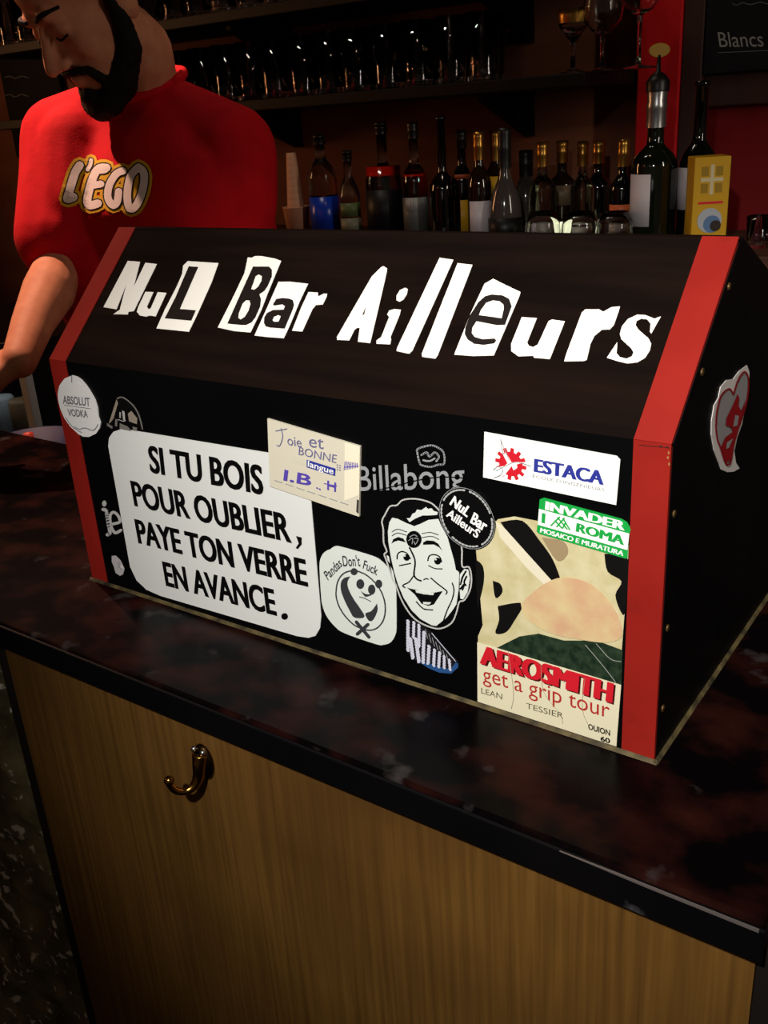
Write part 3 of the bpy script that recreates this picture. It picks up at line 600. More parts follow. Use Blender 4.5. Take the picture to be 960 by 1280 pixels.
wall_shelf(SHZ2, -1.75, .04, 'upper black wall shelf at the top edge of the picture')

# glasses
m_glass = mat('clear_glass', (255, 255, 255), .02, 0, .5, 1)
def tumbler_bm(h, r, rb):
    t = .0016
    return lathe_bm([(0, 0), (rb, 0), (rb+.0005, .004), (r, h), (r-t, h), (rb-t, .012), (0, .011)], 20)
def wine_bm(h, r, stem):
    p = [(0, 0), (r*.8, 0), (r*.8, .002), (.006, .006), (.0035, stem*.5), (.005, stem)]
    bowl = [(r*.55, stem+.008), (r*.9, stem+(h-stem)*.25), (r, stem+(h-stem)*.45), (r*.88, stem+(h-stem)*.8), (r*.78, h)]
    inn = [(max(a-.0014, 0), b+.001) for a, b in reversed(bowl)]
    return lathe_bm(p+bowl+inn+[(0, stem+.005)], 24)
tg = obj('tumbler', tumbler_bm(.118, .033, .026), m_glass, None, True); tgu = obj('tumbler', tumbler_bm(.10, .035, .028), m_glass, None, True)
first = [True, True]
def put(src, i, loc, label, cat, group):
    o = src if first[i] else src.copy()
    if not first[i]: COL.objects.link(o)
    first[i] = False; o.location = loc; o.rotation_euler.z = rnd.random()*6; tag(o, label, cat, group)
for Y, off in ((1.20, 0), (1.285, .035), (1.37, 0)):
    x = -1.30 + off - (Y-1.2)*.8
    while x < -.17 - (Y-1.2)*.6:
        put(tg, 0, (x+rnd.uniform(-.004, .004), Y+rnd.uniform(-.004, .004), SHZ+.0003), 'clear tall tumbler in the crowd of glasses on the lower wall shelf', 'glass', 'clear tumblers on the lower wall shelf'); x += .074
for Y, off in ((1.20, 0), (1.285, .035)):
    x = -1.62 + off
    while x < -.55:
        put(tgu, 1, (x+rnd.uniform(-.004, .004), Y, SHZ2+.0003), 'clear tumbler in the row on the upper wall shelf', 'glass', 'clear tumblers on the upper wall shelf'); x += .078
for px, h, r, st, lab in ((752, .15, .036, .06, 'stemmed clear wine glass near the right end of the lower wall shelf'), (797, .19, .040, .085, 'tall stemmed clear glass at the right end of the lower wall shelf')):
    P = on_y(px, 100, 1.24); o = obj('wine_glass', wine_bm(h, r, st), m_glass, None, True); o.location = (P.x, 1.24, SHZ+.0003); tag(o, lab, 'glass')
P = on_y(716, 100, 1.24)
gs = tag(empty('goblet', (P.x, 1.24, SHZ+.0003)), 'gold-banded goblet on the lower wall shelf left of the stemmed glasses', 'glass')
obj('bowl', lathe_bm([(0, 0), (.024, 0), (.024, .003), (.005, .010), (.004, .05), (.012, .062), (.026, .08), (.028, .10), (.0265, .10), (.024, .08), (0, .064)], 20), m_glass, gs, True)
obj('gold_band', lathe_bm([(.0275, .085), (.0289, .095), (.0292, .108), (.0282, .108)], 20), mat('gold_foil', (170, 125, 55), .3, .9), gs, True)

# bottles
m_dark = mat('dark_green_glass', (12, 18, 10), .08, 0, .6, 0, coat=.5); m_brown = mat('brown_glass', (28, 16, 10), .08, 0, .6, coat=.5); m_blackg = mat('black_glass', (8, 8, 9), .08, 0, .6, coat=.5)
m_capb = mat('black_cap', (14, 14, 15), .4); m_gold = mat('gold_foil', (170, 125, 55), .3, .9)
m_redl = mat('red_liquor', (200, 30, 12), .1, 0, .5, .35, coat=.4); m_greyg = mat('smoky_glass', (62, 56, 54), .12, 0, .5, coat=.5); m_tinted = mat('tinted_glass', (215, 215, 200), .03, 0, .5, 1)
def bottle(px, Y, top_py, wpx, label, body=None, cap='gold', capf=.22, neckf=.30, sh=.18, lab=None, lab2=None, liquid=None, kind='bottle', caplen=None, neckr=.36):
    base = on_y(px, 300, Y); X = base.x; ztop = on_y(px, top_py, Y).z; h = ztop - BACKZ
    depth = (Vector((X, Y, .3))-CAM).dot(fw); r = wpx/FPX*depth/2
    nr = max(.009, r*neckr); zs = h*(1-neckf-sh); zn = h*(1-neckf)
    t = tag(empty(kind, (X, Y, BACKZ+.0003)), label, 'bottle', 'bottles on the back bar')
    prof = [(0, .002), (r*.8, 0), (r*.97, .004), (r, .010), (r, zs), (r*.96, zs+(zn-zs)*.25), (r*.80, zs+(zn-zs)*.55), (nr*1.35, zs+(zn-zs)*.85), (nr*1.05, zn), (nr, zn+.01), (nr*.95, h-.012), (nr*1.12, h-.011), (nr*1.12, h-.003), (nr*.9, h-.002), (0, h-.002)]
    obj('bottle_body', lathe_bm(prof, 26), body or m_dark, t, True)
    if cap:
        cl = h*capf; cm = m_gold if cap == 'gold' else (m_capb if cap == 'black' else mat('silver_cap', (170, 170, 172), .3, .9))
        k = 1.16
        obj('cap' if cap != 'gold' else 'foil', lathe_bm([(nr*k*1.02, h-cl), (nr*k, h-cl*.6), (nr*k*1.06, h-cl*.55), (nr*k*1.04, h-cl*.45), (nr*k*.98, h-cl*.4), (nr*k*1.05, h-.01), (nr*k*1.05, h), (0, h+.0012)], 20), cm, t, True)
    ang = math.atan2(CAM.y-Y, CAM.x-X)
    for lb in (lab, lab2):
        if lb:
            z0, z1, m, off, half = lb
            obj('label', lathe_bm([(r+.0002, h*z0), (r+.0008, h*z0), (r+.0008, h*z1), (r+.0002, h*z1)], 16, ang+off-half, ang+off+half), m, t, True)
    if liquid:
        obj('liquid', lathe_bm([(0, .006), (r-.0025, .006), (r-.0025, h*liquid[0]), (0, h*liquid[0])], 20), liquid[1], t, True)
    return t, h, nr
pw = paper('label_white', (190, 182, 186)); py_ = paper('label_yellow', (196, 150, 30)); pg = paper('label_grey', (90, 92, 92)); pb = mat('label_blue', (24, 62, 190), .25); po = paper('label_orange', (190, 92, 50)); pgr = paper('label_green', (92, 110, 66))
pdk = paper('label_dark', (20, 20, 26))
bottle(409, 1.20, 168, 36, 'clear plastic water bottle with a bright blue label and dark cap beside the paper cups', m_tinted, 'black', .09, .22, .22, (.03, .40, pb, 0, PI*.98))
bottle(441, 1.20, 188, 26, 'small clear bottle with a green label right of the blue-labelled water bottle', m_tinted, 'black', .12, .3, .25, (.04, .22, paper('label_pale', (120, 122, 100)), 0, 1.4), (.24, .40, pgr, 0, 1.2))
bottle(484, 1.22, 152, 46, 'broad bottle of red liquor with a dark label, leftmost of the red bottles', m_tinted, 'black', .10, .36, .14, (.04, .42, pdk, 0, 2.4), None, (.62, m_redl), neckr=.28)
bottle(522, 1.20, 152, 32, 'bottle of red liquor with a grey and white label', m_tinted, 'black', .14, .34, .18, (.03, .36, pg, 0, 1.5), (.24, .36, paper('label_silver', (160, 162, 160)), 0, .9), (.56, m_redl))
bottle(556, 1.19, 143, 34, 'tall dark bottle with a thin long neck between the red and the gold-capped bottles', m_blackg, None, .1, .45, .15, None, neckr=.28)
bottle(580, 1.22, 163, 26, 'slim dark bottle with a yellow strip label', m_blackg, 'black', .16, .32, .16, (.03, .36, py_, .1, .35), (.56, .60, po, 0, .8))
bottle(601, 1.17, 165, 30, 'brown wine bottle with gold foil and a white lower label', m_brown, 'gold', .25, .3, .2, (.05, .38, pw, .0, 1.0))
bottle(621, 1.24, 163, 30, 'gold-foiled bottle with a yellow upper label behind the white-labelled bottle', m_brown, 'gold', .28, .3, .18, (.40, .58, py_, 0, 1.1))
bottle(632, 1.17, 160, 42, 'smoky bell-shaped bottle with a long black neck', m_greyg, 'black', .34, .40, .38, (.02, .22, paper('label_black', (10, 10, 11)), 0, PI*.98), neckr=.34)
bottle(658, 1.27, 188, 32, 'smoky grey bottle with a black screw cap', m_greyg, 'black', .30, .32, .26, None, neckr=.46)
bottle(678, 1.24, 178, 34, 'gold-foiled clear bottle behind the left balloon glass', m_tinted, 'gold', .25, .35, .15, (.03, .14, pw, 0, 1.2))
bottle(702, 1.335, 176, 34, 'gold-foiled bottle between the two balloon glasses', m_brown, 'gold', .24, .35, .15, (.30, .52, paper('label_tan', (120, 100, 76)), 0, 1.0))
bottle(727, 1.23, 177, 30, 'gold-foiled clear bottle behind the right balloon glass', m_tinted, 'gold', .25, .35, .15, (.03, .13, pw, 0, 1.2))
bottle(746, 1.30, 176, 34, 'dark gold-foiled bottle right of the balloon glasses', m_blackg, 'gold', .24, .35, .15)
bottle(776, 1.23, 174, 32, 'dark gold-foiled bottle with an orange label beside the big wine bottle', m_blackg, 'gold', .27, .35, .15, (.03, .16, pw, 0, 1.4), (.26, .36, po, 0, 1.2))
t, h, nr = bottle(814, 1.17, 106, 56, 'tall wine bottle with a yellow oval pourer tag', m_dark, 'silver', .26, .36, .14, (.13, .46, pw, -.75, .62))
obj('pourer', lathe_bm([(nr*1.35, h-.012), (nr*1.4, h+.004), (nr*.9, h+.014), (.004, h+.02), (.003, h+.045), (0, h+.045)], 16), m_capb, t, True)
bm = lathe_bm([(0, 0), (.017, 0), (.018, .001), (.017, .002), (0, .002)], 26); bmesh.ops.scale(bm, vec=(1, .62, 1), verts=bm.verts); bmesh.ops.rotate(bm, matrix=Matrix.Rotation(PI/2, 3, 'X'), verts=bm.verts)
bmesh.ops.rotate(bm, matrix=Matrix.Rotation(.62, 3, 'Z'), verts=bm.verts); bmesh.ops.translate(bm, vec=(0, 0, h+.052), verts=bm.verts)
o = obj('tag', bm, paper('tag_yellow', (170, 130, 30)), t); o['label'] = 'yellow oval tag with a dark bar'
obj('tag_band', box_bm(-.010, .010, -.0014, -.0008, -.0022, .0022), paper('tag_ink', (50, 36, 20)), o); o.children[0].matrix_world = Matrix.Translation((0, 0, 0)); o.children[0].location = (.0, -.0005, h+.052); o.children[0].rotation_euler = (0, 0, .62)
bottle(867, 1.20, 100, 46, 'dark wine bottle with a white label behind the yellow carton', m_blackg, None, .2, .36, .16, (.22, .48, pw, -.35, 1.1), neckr=.36)
# carton
X = on_y(879, 300, 1.14)
ct = tag(empty('carton', (X.x, 1.145, BACKZ+.0003)), 'yellow carton with a white cross in front of the dark wine bottle', 'carton'); ct.rotation_euler.z = .52
zt = on_y(880, 196, 1.13).z - BACKZ
obj('box_body', box_bm(-.029, .029, -.03, .03, 0, zt, .0015), [paper('carton_yellow', (196, 150, 28))], ct)
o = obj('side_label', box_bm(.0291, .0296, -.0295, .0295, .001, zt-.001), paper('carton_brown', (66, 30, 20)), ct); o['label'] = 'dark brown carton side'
fr = -.0303
def face(name, z0, z1, x0, x1, m, dy=0): return obj(name, box_bm(x0, x1, fr-.0003-dy, fr+.0003, z0, z1), m, ct)
o = face('cross_print', zt*.60, zt*.92, -.003, .003, paper('cross', (205, 190, 150))); o['label'] = 'white cross print'
face('cross_bar', zt*.74, zt*.78, -.018, .018, paper('cross', (205, 190, 150)), .0001)
for a in (-.017, .006):
    face('gold_square', zt*.80, zt*.90, a, a+.011, paper('cgold', (150, 118, 30))); face('gold_square', zt*.62, zt*.72, a, a+.011, paper('cgold', (150, 118, 30)))
face('red_band', zt*.50, zt*.525, -.02, .02, RED)
for c, r, m, d in (((0, .32), .020, paper('plate', (170, 175, 180)), .0), ((.004, .28), .014, paper('plate_blue', (90, 120, 160)), .0003), ((.010, .26), .009, paper('plate_dark', (50, 40, 36)), .0006)):
    bm = lathe_bm([(0, 0), (r, 0), (r, .0006), (0, .0006)], 24); bmesh.ops.rotate(bm, matrix=Matrix.Rotation(PI/2, 3, 'X'), verts=bm.verts); bmesh.ops.translate(bm, vec=(c[0], fr-d, zt*c[1]), verts=bm.verts)
    obj('picture_disc', bm, m, ct)
# balloon glasses, candle, small glass
def balloon(px, label, Y=1.11, r=.034, hh=.062):
    P = on_y(px, 290, Y); o = obj('balloon_glass', lathe_bm([(0, 0), (r*.55, 0), (r*.86, .010), (r, .026), (r*.95, .042), (r*.72, hh), (r*.72-.0014, hh), (r*.95-.0015, .042), (r-.0016, .026), (r*.84, .0115), (0, .004)], 28), m_glass, None, True)
    o.location = (P.x, Y, BACKZ+.0003); tag(o, label, 'glass')
balloon(678, 'round balloon glass left of the candle on the back bar'); balloon(725, 'round balloon glass right of the candle on the back bar'); balloon(768, 'third balloon glass in front of the orange-labelled bottle')
P = on_y(702, 270, 1.16)
cn = tag(empty('tea_light', (P.x, 1.165, BACKZ+.0003)), 'lit pale tea light glowing between the balloon glasses', 'candle')
obj('holder', lathe_bm([(0, 0), (.010, 0), (.016, .036), (.0145, .036), (.009, .002), (0, .002)], 20), mat('frosted_lit_glass', (225, 230, 190), .4, 0, .5, 0, 1.2), cn, True)
obj('flame', lathe_bm([(0, .012), (.004, .016), (.0045, .021), (.002, .029), (0, .034)], 12), mat('flame', (255, 240, 190), .5, 0, .5, 0, 14), cn, True)
P = on_y(948, 285, 1.15); o = obj('shot_glass', tumbler_bm(.052, .020, .016), m_glass, None, True); o.location = (P.x, 1.15, BACKZ+.0003); tag(o, 'small clear glass alone at the right end of the back bar', 'glass')
# paper cups
P = on_y(373, 292, 1.19)
cs = tag(empty('paper_cup_stack', (P.x, 1.19, BACKZ+.0003)), 'tower of beige paper cups standing in a wider cup', 'cups')
m_cup = paper('cup', (196, 148, 118), .6)
obj('wide_cup', lathe_bm([(0, 0), (.024, 0), (.030, .062), (.031, .064), (.029, .064), (.0235, .003), (0, .002)], 26), m_cup, cs, True)
prof = [(.0005, .05)]; z = .05
for k in range(9):
    r = .0205 - .0011*k; prof += [(r, z), (r+.0003, z+.002), (r-.0001, z+.003), (r-.0010, z+.0142)]; z += .0143
prof += [(0, z)]
obj('nested_cups', lathe_bm(prof, 24), m_cup, cs, True)

# chalkboards
m_board = noisy('chalkboard', (18, 18, 22), (26, 26, 30), (6, 6, 6), .8, .2); CHALK = paper('chalk', (150, 150, 150), .9); CHALKD = paper('chalk_faint', (96, 98, 104), .9)
ch = tag(empty('chalkboard', (.35, 1.39, .5)), 'black chalkboard with white handwriting at the upper right', 'chalkboard')
local(obj('board', box_bm(.170, .70, 1.385, 1.399, .472, .98, .002), m_board), ch)
M = Marks((0, 1.385, 0), (0, -1, 0), .0003); q = scr(620, 0, 2.824)
M.text('Blancs', *q([(790, 166), (946, 164), (782, 114)]), CHALK, 0); M.stroke(q([(785, 186), (960, 178)]), 1, CHALKD, 0); M.stroke(q([(835, 12), (850, 18), (870, 10), (900, 16), (930, 8), (960, 14)]), 1.2, CHALKD, 0)
local(M.build('chalk_writing'), ch)
A = [on_y(x, y, 1.42) for x, y in ((-60, -90), (88, -90), (95, 190), (28, 192))]
cl = tag(empty('chalkboard', (-1.9, 1.43, .5)), 'dark chalkboard with faint chalk lines behind the barman', 'chalkboard')
local(obj('board', box_bm(-2.01, -1.735, 1.42, 1.436, .385, .95, .002), m_board), cl)
M = Marks((0, 1.42, 0), (0, -1, 0), .0003); q = scr(0, 0, 4.8)
for y in (250, 350, 465, 575):
    M = Marks((0, 1.42, 0), (0, -1, 0), .0003); M.stroke(q([(30, y), (60, y-8), (90, y+6), (130, y-8), (170, y+3)]), 1.2, CHALKD, 0); local(M.build('chalk_line'), cl)
P = on_y(25, 238, 1.43)
cp = tag(obj('wall_card', box_bm(P.x-.045, P.x+.045, 1.432, 1.4395, P.z-.04, P.z+.03), paper('card_brown', (110, 76, 60))), 'small brown card on the wall below the left chalkboard', 'card')
# fridge, bowl
fg = tag(empty('bar_fridge', (-1.55, .93, FLOOR)), 'lit bar fridge with pale frame seen behind the barman arm', 'fridge')
x0, x1, y0, y1, z1 = -1.84, -1.26, .80, 1.30, -.05
mf = mat('fridge_white', (200, 205, 206), .35); mfd = mat('fridge_dark', (16, 16, 18), .4)
local(obj('cabinet', prism_bm([(x0, y1), (x1, y1), (x1, y0+.02), (x1-.025, y0+.02), (x1-.025, y1-.025), (x0+.025, y1-.025), (x0+.025, y0+.02), (x0, y0+.02)], FLOOR, z1, 'z'), mfd), fg)
local(obj('top_panel', box_bm(x0, x1, y0, y1, z1, z1+.03, .003), mfd), fg); local(obj('base_panel', box_bm(x0+.025, x1-.025, y0+.02, y1-.025, FLOOR, FLOOR+.05), mfd), fg)
fr_ = bmesh.new()
for a in ((x0, x0+.028, y0-.004, y0+.018, FLOOR+.05, z1), (x1-.028, x1, y0-.004, y0+.018, FLOOR+.05, z1), (x0+.028, x1-.028, y0-.004, y0+.018, z1-.03, z1), (x0+.028, x1-.028, y0-.004, y0+.018, FLOOR+.05, FLOOR+.08)): box_bm(*a, .002, fr_)
d = local(obj('door', fr_, mf), fg)
local(obj('door_glass', box_bm(x0+.028, x1-.028, y0+.004, y0+.010, FLOOR+.08, z1-.03), m_glass), fg)
local(obj('wire_shelf', box_bm(x0+.026, x1-.026, y0+.05, y1-.03, -.33, -.322), mf), fg)
local(obj('lamp_tube', box_bm(x0+.05, x1-.05, y0+.03, y0+.045, z1-.025, z1-.012), mat('fridge_lamp', (225, 240, 255), .5, 0, .5, 0, 6)), fg)
kk = 0
for x in (-1.78, -1.70, -1.62, -1.54, -1.46, -1.38):
    o = obj('can', lathe_bm([(0, 0), (.026, 0), (.032, .006), (.032, .11), (.026, .118), (0, .117)], 20), paper('can%d' % (kk % 3), ((170, 170, 165), (120, 90, 60), (150, 160, 150))[kk % 3]), None, True); o.location = (x, .90, -.3217)
    tag(o, 'drink can standing on the fridge shelf', 'can', 'cans in the fridge'); kk += 1
P = on_z(70, 552, -.10)
bw = obj('bowl', lathe_bm([(0, 0), (.03, 0), (.05, .02), (.062, .055), (.0585, .055), (.047, .022), (0, .004)], 28), mat('blue_plastic', (12, 14, 62), .6), None, True)
bw.location = (-.665, .395, -.1297); bw.scale = (1.35,)*3; tag(bw, 'blue plastic bowl on the steel shelf behind the bar', 'bowl')
P = on_y(33, 532, .37)
pk = tag(empty('sauce_bottle', (P.x, .37, -.1297)), 'little green bottle with a red cap on the shelf behind the bar', 'bottle')
obj('bottle_body', lathe_bm([(0, 0), (.014, 0), (.015, .003), (.015, .06), (.007, .078), (.006, .085), (0, .085)], 18), mat('green_plastic', (40, 130, 60), .4), pk, True)
obj('cap', lathe_bm([(.0075, .078), (.0085, .08), (.0085, .098), (0, .1)], 16), mat('red_plastic', (190, 70, 60), .4), pk, True)

# ------------------------------------------------------------------ barman
m_skin = noisy('skin', (192, 122, 92), (206, 138, 106), (40, 40, 40), .62, .2, .10)
m_hair = noisy('hair', (10, 8, 8), (18, 13, 11), (150, 150, 60), .7, .2, .5, bscale=260)
m_shirt = noisy('red_cotton', (186, 10, 22), (198, 14, 28), (30, 30, 30), .85, .15, .10, bscale=320)
E0 = Vector((-.397, .374, .571)); pit = math.radians(33); yw = math.radians(9); HS = .94
hf = Vector((-math.sin(yw)*math.cos(pit), -math.cos(yw)*math.cos(pit), -math.sin(pit))); ha = Vector((math.cos(yw), -math.sin(yw), 0)); hu = hf.cross(ha)
HM = Matrix((ha, hf, hu)).transposed()
def hp(a, f, u): return E0 + (ha*a + hf*f + hu*u)*HS
class Blob:
    def __init__(self): self.bm = bmesh.new()
    def ell(self, c, r, rot=None, seg=20):
        q = bmesh.ops.create_uvsphere(self.bm, u_segments=seg, v_segments=seg//2+2, radius=1)
        for v in q['verts']:
            p = Vector((v.co.x*r[0], v.co.y*r[1], v.co.z*r[2])); v.co = Vector(c) + (rot @ p if rot else p)
        return self
    def head(self, c, r): return self.ell(hp(*c), [k*HS for k in r], HM)
    def cap(self, a, b, ra, rb, seg=14):
        a, b = Vector(a), Vector(b); L_ = (b-a).length; n = max(2, int(L_/(.6*min(ra, rb)))+1)
        tube_bm([a+(b-a)*k/n for k in range(n+1)], [ra+(rb-ra)*k/n for k in range(n+1)], seg, self.bm)
        self.ell(a, (ra,)*3, None, seg); self.ell(b, (rb,)*3, None, seg); return self
    def chain(self, pts, rads, seg=14):
        for i in range(len(pts)-1): self.cap(pts[i], pts[i+1], rads[i], rads[i+1], seg)
        return self
    def hchain(self, pts, rads, seg=12): return self.chain([hp(*p) for p in pts], [k*HS for k in rads], seg)
    def rings(self, R, seg=36):
        rg = []
        for (x, y, z, rx, ry) in R: rg.append([self.bm.verts.new((x+rx*math.copysign(abs(math.cos(t))**.85, math.cos(t)), y+ry*math.copysign(abs(math.sin(t))**.85, math.sin(t)), z)) for t in [2*PI*k/seg for k in range(seg)]])
        for A, B in zip(rg, rg[1:]):
            for k in range(seg): self.bm.faces.new((A[k], A[(k+1) % seg], B[(k+1) % seg], B[k]))
        self.bm.faces.new(rg[0][::-1]); self.bm.faces.new(rg[-1]); return self
    def remesh(self, name, vox, m, parent=None, it=4, fold=None):
        bmesh.ops.recalc_face_normals(self.bm, faces=self.bm.faces)
        me = bpy.data.meshes.new('tmp'); self.bm.to_mesh(me); self.bm.free()
        o = bpy.data.objects.new('tmp', me); COL.objects.link(o)
        r = o.modifiers.new('r', 'REMESH'); r.mode = 'VOXEL'; r.voxel_size = vox; r.use_smooth_shade = True
        s = o.modifiers.new('s', 'SMOOTH'); s.iterations = it; s.factor = .5
        dg = bpy.context.evaluated_depsgraph_get(); dg.update()
        out_ = bpy.data.meshes.new_from_object(o.evaluated_get(dg)); bpy.data.objects.remove(o); out_.name = name
        if fold:
            ns = [v.normal.copy() for v in out_.vertices]
            for v, n in zip(out_.vertices, ns): v.co += n*fold(v.co)
        for p in out_.polygons: p.use_smooth = True
        out_.materials.clear(); return link(name, out_, parent, [m])
RS, LS = Vector((-.560, .495, .430)), Vector((-.255, .555, .404))
NB = Vector((-.415, .54, .495))
RE, RW = Vector((-.487, .385, .255)), Vector((-.358, .20, .160))
LE, LWp = Vector((-.258, .525, .135)), Vector((-.130, .405, .095))
man = tag(empty('person', (-.40, .60, FLOOR)), 'bearded man in a red lettered t-shirt looking down behind the bar', 'person')
B = Blob()
B.head((0, -.095, .045), (.076, .098, .085)).head((0, -.05, -.03), (.063, .056, .085)).head((0, -.042, .05), (.056, .050, .045)).head((0, -.048, -.082), (.052, .052, .042)).head((0, -.016, -.104), (.022, .02, .018))
B.hchain([(0, .002, .012), (0, .014, -.010), (0, .030, -.038)], [.008, .009, .0115]); B.head((.012, .015, -.042), (.009, .010, .008)); B.head((-.012, .015, -.042), (.009, .010, .008))
for s in (-1, 1):
    B.hchain([(s*.012, .005, .020), (s*.028, .003, .024), (s*.040, -.022, .020)], [.008, .009, .008]); B.head((s*.038, -.024, -.030), (.022, .024, .026))
    B.head((s*.031, -.007, 0), (.015, .013, .012)); B.head((s*.078, -.092, -.012), (.009, .021, .033)); B.head((s*.083, -.100, -.002), (.006, .016, .022))
B.hchain([(-.022, -.002, -.068), (0, .008, -.066), (.022, -.002, -.068)], [.005, .0068, .005]); B.hchain([(-.020, -.003, -.076), (0, .006, -.078), (.020, -.003, -.076)], [.005, .007, .005])
B.chain([hp(0, -.085, -.05), hp(0, -.105, -.10), NB, Vector((-.40, .56, .43))], [.058, .054, .058, .08])
B.rings([(-.40, .63, -.22, .14, .095), (-.40, .60, 0, .145, .095), (-.395, .56, .2, .155, .10), (-.395, .54, .35, .165, .095), (-.395, .545, .43, .14, .07), (-.395, .55, .47, .06, .05)])
for sh in (RS, LS): B.cap(NB+Vector((0, .01, -.02)), sh+Vector((0, 0, .005)), .045, .048)
B.chain([RS, RS.lerp(RE, .5), RE], [.052, .047, .041]); B.chain([RE, RE.lerp(RW, .28)+Vector((-.004, .004, -.002)), RE.lerp(RW, .62)+Vector((-.004, 0, 0)), RW], [.035, .039, .030, .024])
B.chain([LS, LS.lerp(LE, .5), LE], [.052, .046, .038]); B.chain([LE, LE.lerp(LWp, .3), LE.lerp(LWp, .65), LWp], [.038, .042, .034, .026])
def hand(wr, fwd, up, side, curl, thumb_sign):
    """palm and five fingers; fwd along the hand, up = back of the hand, side = towards the thumb"""
    fwd = fwd.normalized(); side = (side - fwd*side.dot(fwd)).normalized(); up = side.cross(fwd)*thumb_sign
    kn = []
    for k, (s, l) in enumerate(((.028, .078), (.009, .084), (-.010, .080), (-.028, .074))):
        K = wr + fwd*l + side*s; kn.append(K); B.chain([wr+fwd*.012+side*s*.55, wr+fwd*l*.6+side*s*.9, K], [.016, .0145, .0115], 10)
    for K, ln in zip(kn, (.070, .078, .072, .056)):
        p = K; a = curl*.55; pts = [p]
        for seg, fr in enumerate((.44, .32, .24)):
            p = p + (fwd*math.cos(a) - up*math.sin(a))*ln*fr; pts.append(p); a += curl
        B.chain(pts, [.0105, .0095, .0088, .0078], 10)
    t0 = wr+fwd*.018+side*.022; t1 = t0+fwd*.030+side*.028-up*.010; t2 = t1+fwd*.030+side*.006-up*.012; t3 = t2+fwd*.022-side*.006-up*.008
    B.chain([t0, t1, t2, t3], [.015, .0125, .0105, .009], 10)
hand(RW, Vector((-.80, -.26, -.26)), None, Vector((.15, -.85, -.40)), .80, -1)
hand(LWp, Vector((0, -.90, -.12)), None, Vector((-1, .1, 0)), .35, 1)
# legs inside the trousers
for s in (-1, 1): B.chain([(-.40+s*.085, .63, -.2), (-.40+s*.095, .64, -.62), (-.40+s*.10, .66, -1.02)], [.08, .055, .042])
body = B.remesh('body', .004, m_skin, None, 5); local(body, man)
# trousers and shoes
B = Blob(); B.rings([(-.40, .63, -.32, .155, .11), (-.40, .63, -.2, .165, .12), (-.40, .615, -.08, .16, .112)])
for s in (-1, 1): B.chain([(-.40+s*.082, .63, -.24), (-.40+s*.095, .635, -.62), (-.40+s*.10, .655, -1.04)], [.095, .075, .065])
local(B.remesh('trousers', .008, noisy('denim', (24, 28, 44), (34, 38, 58), (60, 60, 60), .8, .2), None, 3), man)
for s in (-1, 1):
    B = Blob(); x = -.40+s*.10
    B.ell((x, .60, FLOOR+.035), (.046, .13, .034)).ell((x, .655, FLOOR+.055), (.045, .055, .05)).cap((x, .55, FLOOR+.03), (x, .68, FLOOR+.03), .028, .028)
    local(B.remesh('shoe', .006, mat('shoe_black', (18, 16, 16), .5), None, 3), man)
# shirt
B = Blob()
B.rings([(-.40, .62, -.16, .178, .125), (-.40, .605, 0, .172, .122), (-.395, .56, .18, .182, .130), (-.395, .528, .33, .190, .122), (-.395, .535, .40, .178, .102), (-.400, .545, .455, .120, .078), (-.412, .545, .497, .068, .064)])
for sh in (RS, LS): B.cap(NB+Vector((0, .012, -.018)), sh+Vector((0, 0, .004)), .058, .064)
B.chain([(-.500, .475, .425), (-.485, .445, .34), (-.48, .44, .24), (-.47, .47, .12)], [.062, .066, .070, .07])
rd = (RE-RS).normalized(); B.chain([RS, RS.lerp(RE, .45), RS.lerp(RE, .80)], [.068, .066, .064])
B.chain([LS, LS.lerp(LE, .5), LS.lerp(LE, .85)], [.068, .064, .062])
def fold(p):
    q_ = Vector((p.x*5+1.5*p.z, p.y*5, p.z*9 - 2.4*p.x))
    return .007*mnoise.noise(q_) + .005*math.sin(38*(p.x*.75+p.z*.45)+5*mnoise.noise(p*6))*max(0, min(1, (.42-p.z)*5))
shirt = B.remesh('t_shirt', .006, m_shirt, None, 6, fold); local(shirt, man)
# collar rib
cpts = [Vector((NB.x+.003+.067*math.cos(t), NB.y-.002+.066*math.sin(t), .503 + .022*math.sin(t))) for t in [2*PI*k/28 for k in range(29)]]
local(obj('collar', tube_bm(cpts, .0075, 10), m_shirt, None, True), man)
# beard, hair, brows, eyes
B = Blob()
for s in (-1, 1):
    B.hchain([(s*.072, -.078, .012), (s*.071, -.075, -.03), (s*.063, -.062, -.07), (s*.047, -.035, -.100), (s*.022, -.008, -.118), (0, .001, -.122)], [.010, .014, .020, .022, .022, .020])
    B.hchain([(s*.034, -.010, -.080), (s*.030, -.004, -.064), (s*.014, .010, -.056), (0, .013, -.055)], [.009, .007, .0065, .0055])
B.head((0, -.035, -.118), (.045, .04, .022)); B.head((0, .004, -.098), (.02, .014, .012))
local(B.remesh('beard', .004, m_hair, None, 2, lambda p: .0016*mnoise.noise(p*180)), man)
B = Blob(); B.head((0, -.105, .060), (.081, .100, .083)).head((0, -.155, .0), (.068, .05, .07))
for s in (-1, 1): B.hchain([(s*.074, -.085, .04), (s*.0745, -.080, .012)], [.012, .010])
local(B.remesh('hair', .005, m_hair, None, 2, lambda p: .002*mnoise.noise(p*120)), man)
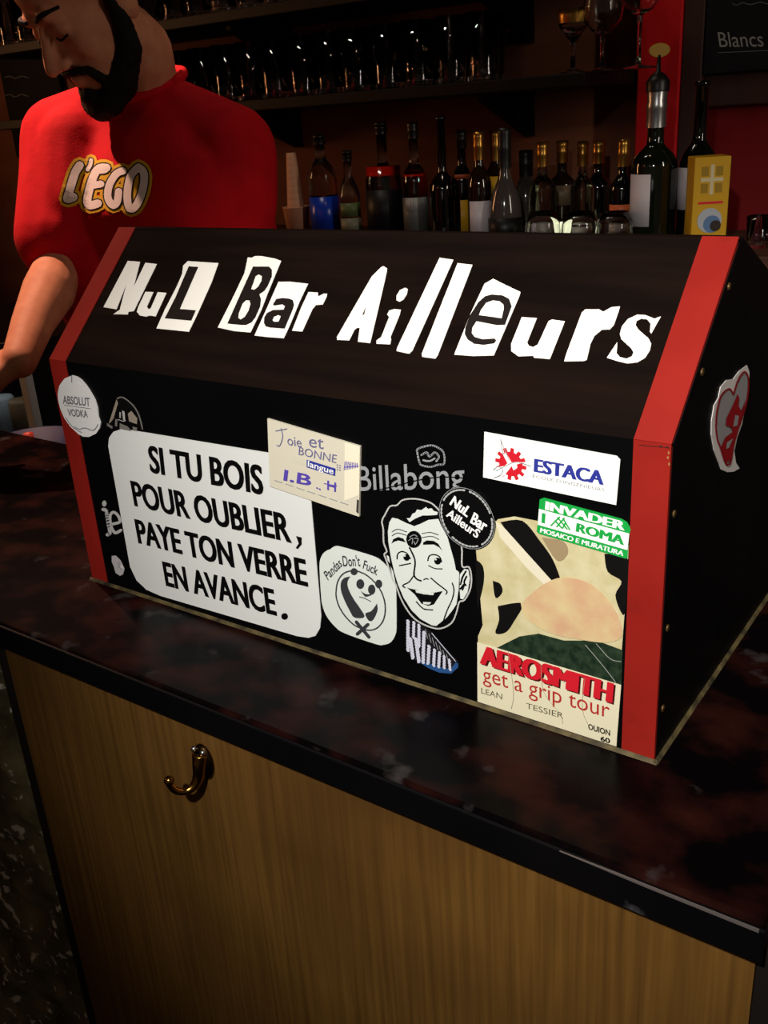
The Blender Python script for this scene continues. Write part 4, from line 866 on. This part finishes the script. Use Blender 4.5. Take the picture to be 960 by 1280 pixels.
for s in (-1, 1):
    for nm, ps, rr in (('eyebrow', [(s*.014, .0125, .024), (s*.030, .0105, .029), (s*.043, -.016, .025)], [.003, .0035, .0025]), ('eyelashes', [(s*.019, .0030, -.008), (s*.031, .0055, -.0105), (s*.043, -.002, -.008)], [.0015, .0017, .0015])):
        pp = smooth_pts([hp(*p) for p in ps], 4); n = len(pp); local(obj(nm, tube_bm(pp, [rr[min(2, i*3//n)] for i in range(n)], 8), m_hair, None, True), man)
# shirt print, laid on the cloth
sv = bmesh.new(); sv.from_mesh(shirt.data); bvh = BVHTree.FromBMesh(sv)
YEL = paper('logo_yellow', (222, 172, 30), .8); LBK = paper('logo_black', (24, 14, 12), .8); LWH = paper('logo_white', (240, 226, 222), .8)
q = scr(60, 180, 6.4)
glyphs = [([(255, 170), (215, 235), (165, 400), (155, 440), (205, 425)], 58), ([(345, 130), (340, 165), (318, 205)], 22),
          ([(470, 190), (400, 200), (350, 300), (315, 440), (330, 490), (400, 475)], 56), ([(360, 330), (425, 320)], 46), ([(400, 210), (455, 205)], 50),
          ([(600, 215), (545, 240), (490, 330), (480, 430), (520, 490), (555, 460), (565, 380)], 50),
          ([(725, 185), (660, 260), (635, 400), (650, 510), (700, 500), (755, 380), (770, 240)], 52)]
def logo(extra, m, off, name):
    M = Marks((0, .40, 0), (0, -1, 0), 0)
    for i, (p, wd) in enumerate(glyphs): M.stroke(q(p), (wd+extra)/6.4, m, 0, True, i == len(glyphs)-1)
    me = bpy.data.meshes.new(name); me.from_pydata(M.v, [], M.f); b = bmesh.new(); b.from_mesh(me)
    bmesh.ops.subdivide_edges(b, edges=[e_ for e_ in b.edges if e_.calc_length() > .006], cuts=2, use_grid_fill=True)
    for v in b.verts:
        dv = (v.co - Vector((.80, -.55, .44))).normalized()
        hit = bvh.ray_cast(v.co - dv*.3, dv)
        if hit[0]: v.co = hit[0] - dv*off
    b.to_mesh(me); b.free(); return link(name, me, shirt, [m])
lg = logo(76, YEL, .0016, 'shirt_print'); lg['label'] = 'yellow outline of bubble letters on the chest'
o = logo(30, LBK, .0024, 'print_outline'); o2 = logo(9, LWH, .0032, 'print_letters'); o2['label'] = 'white bubble letters'
for x_ in (lg, o, o2): x_.parent = shirt
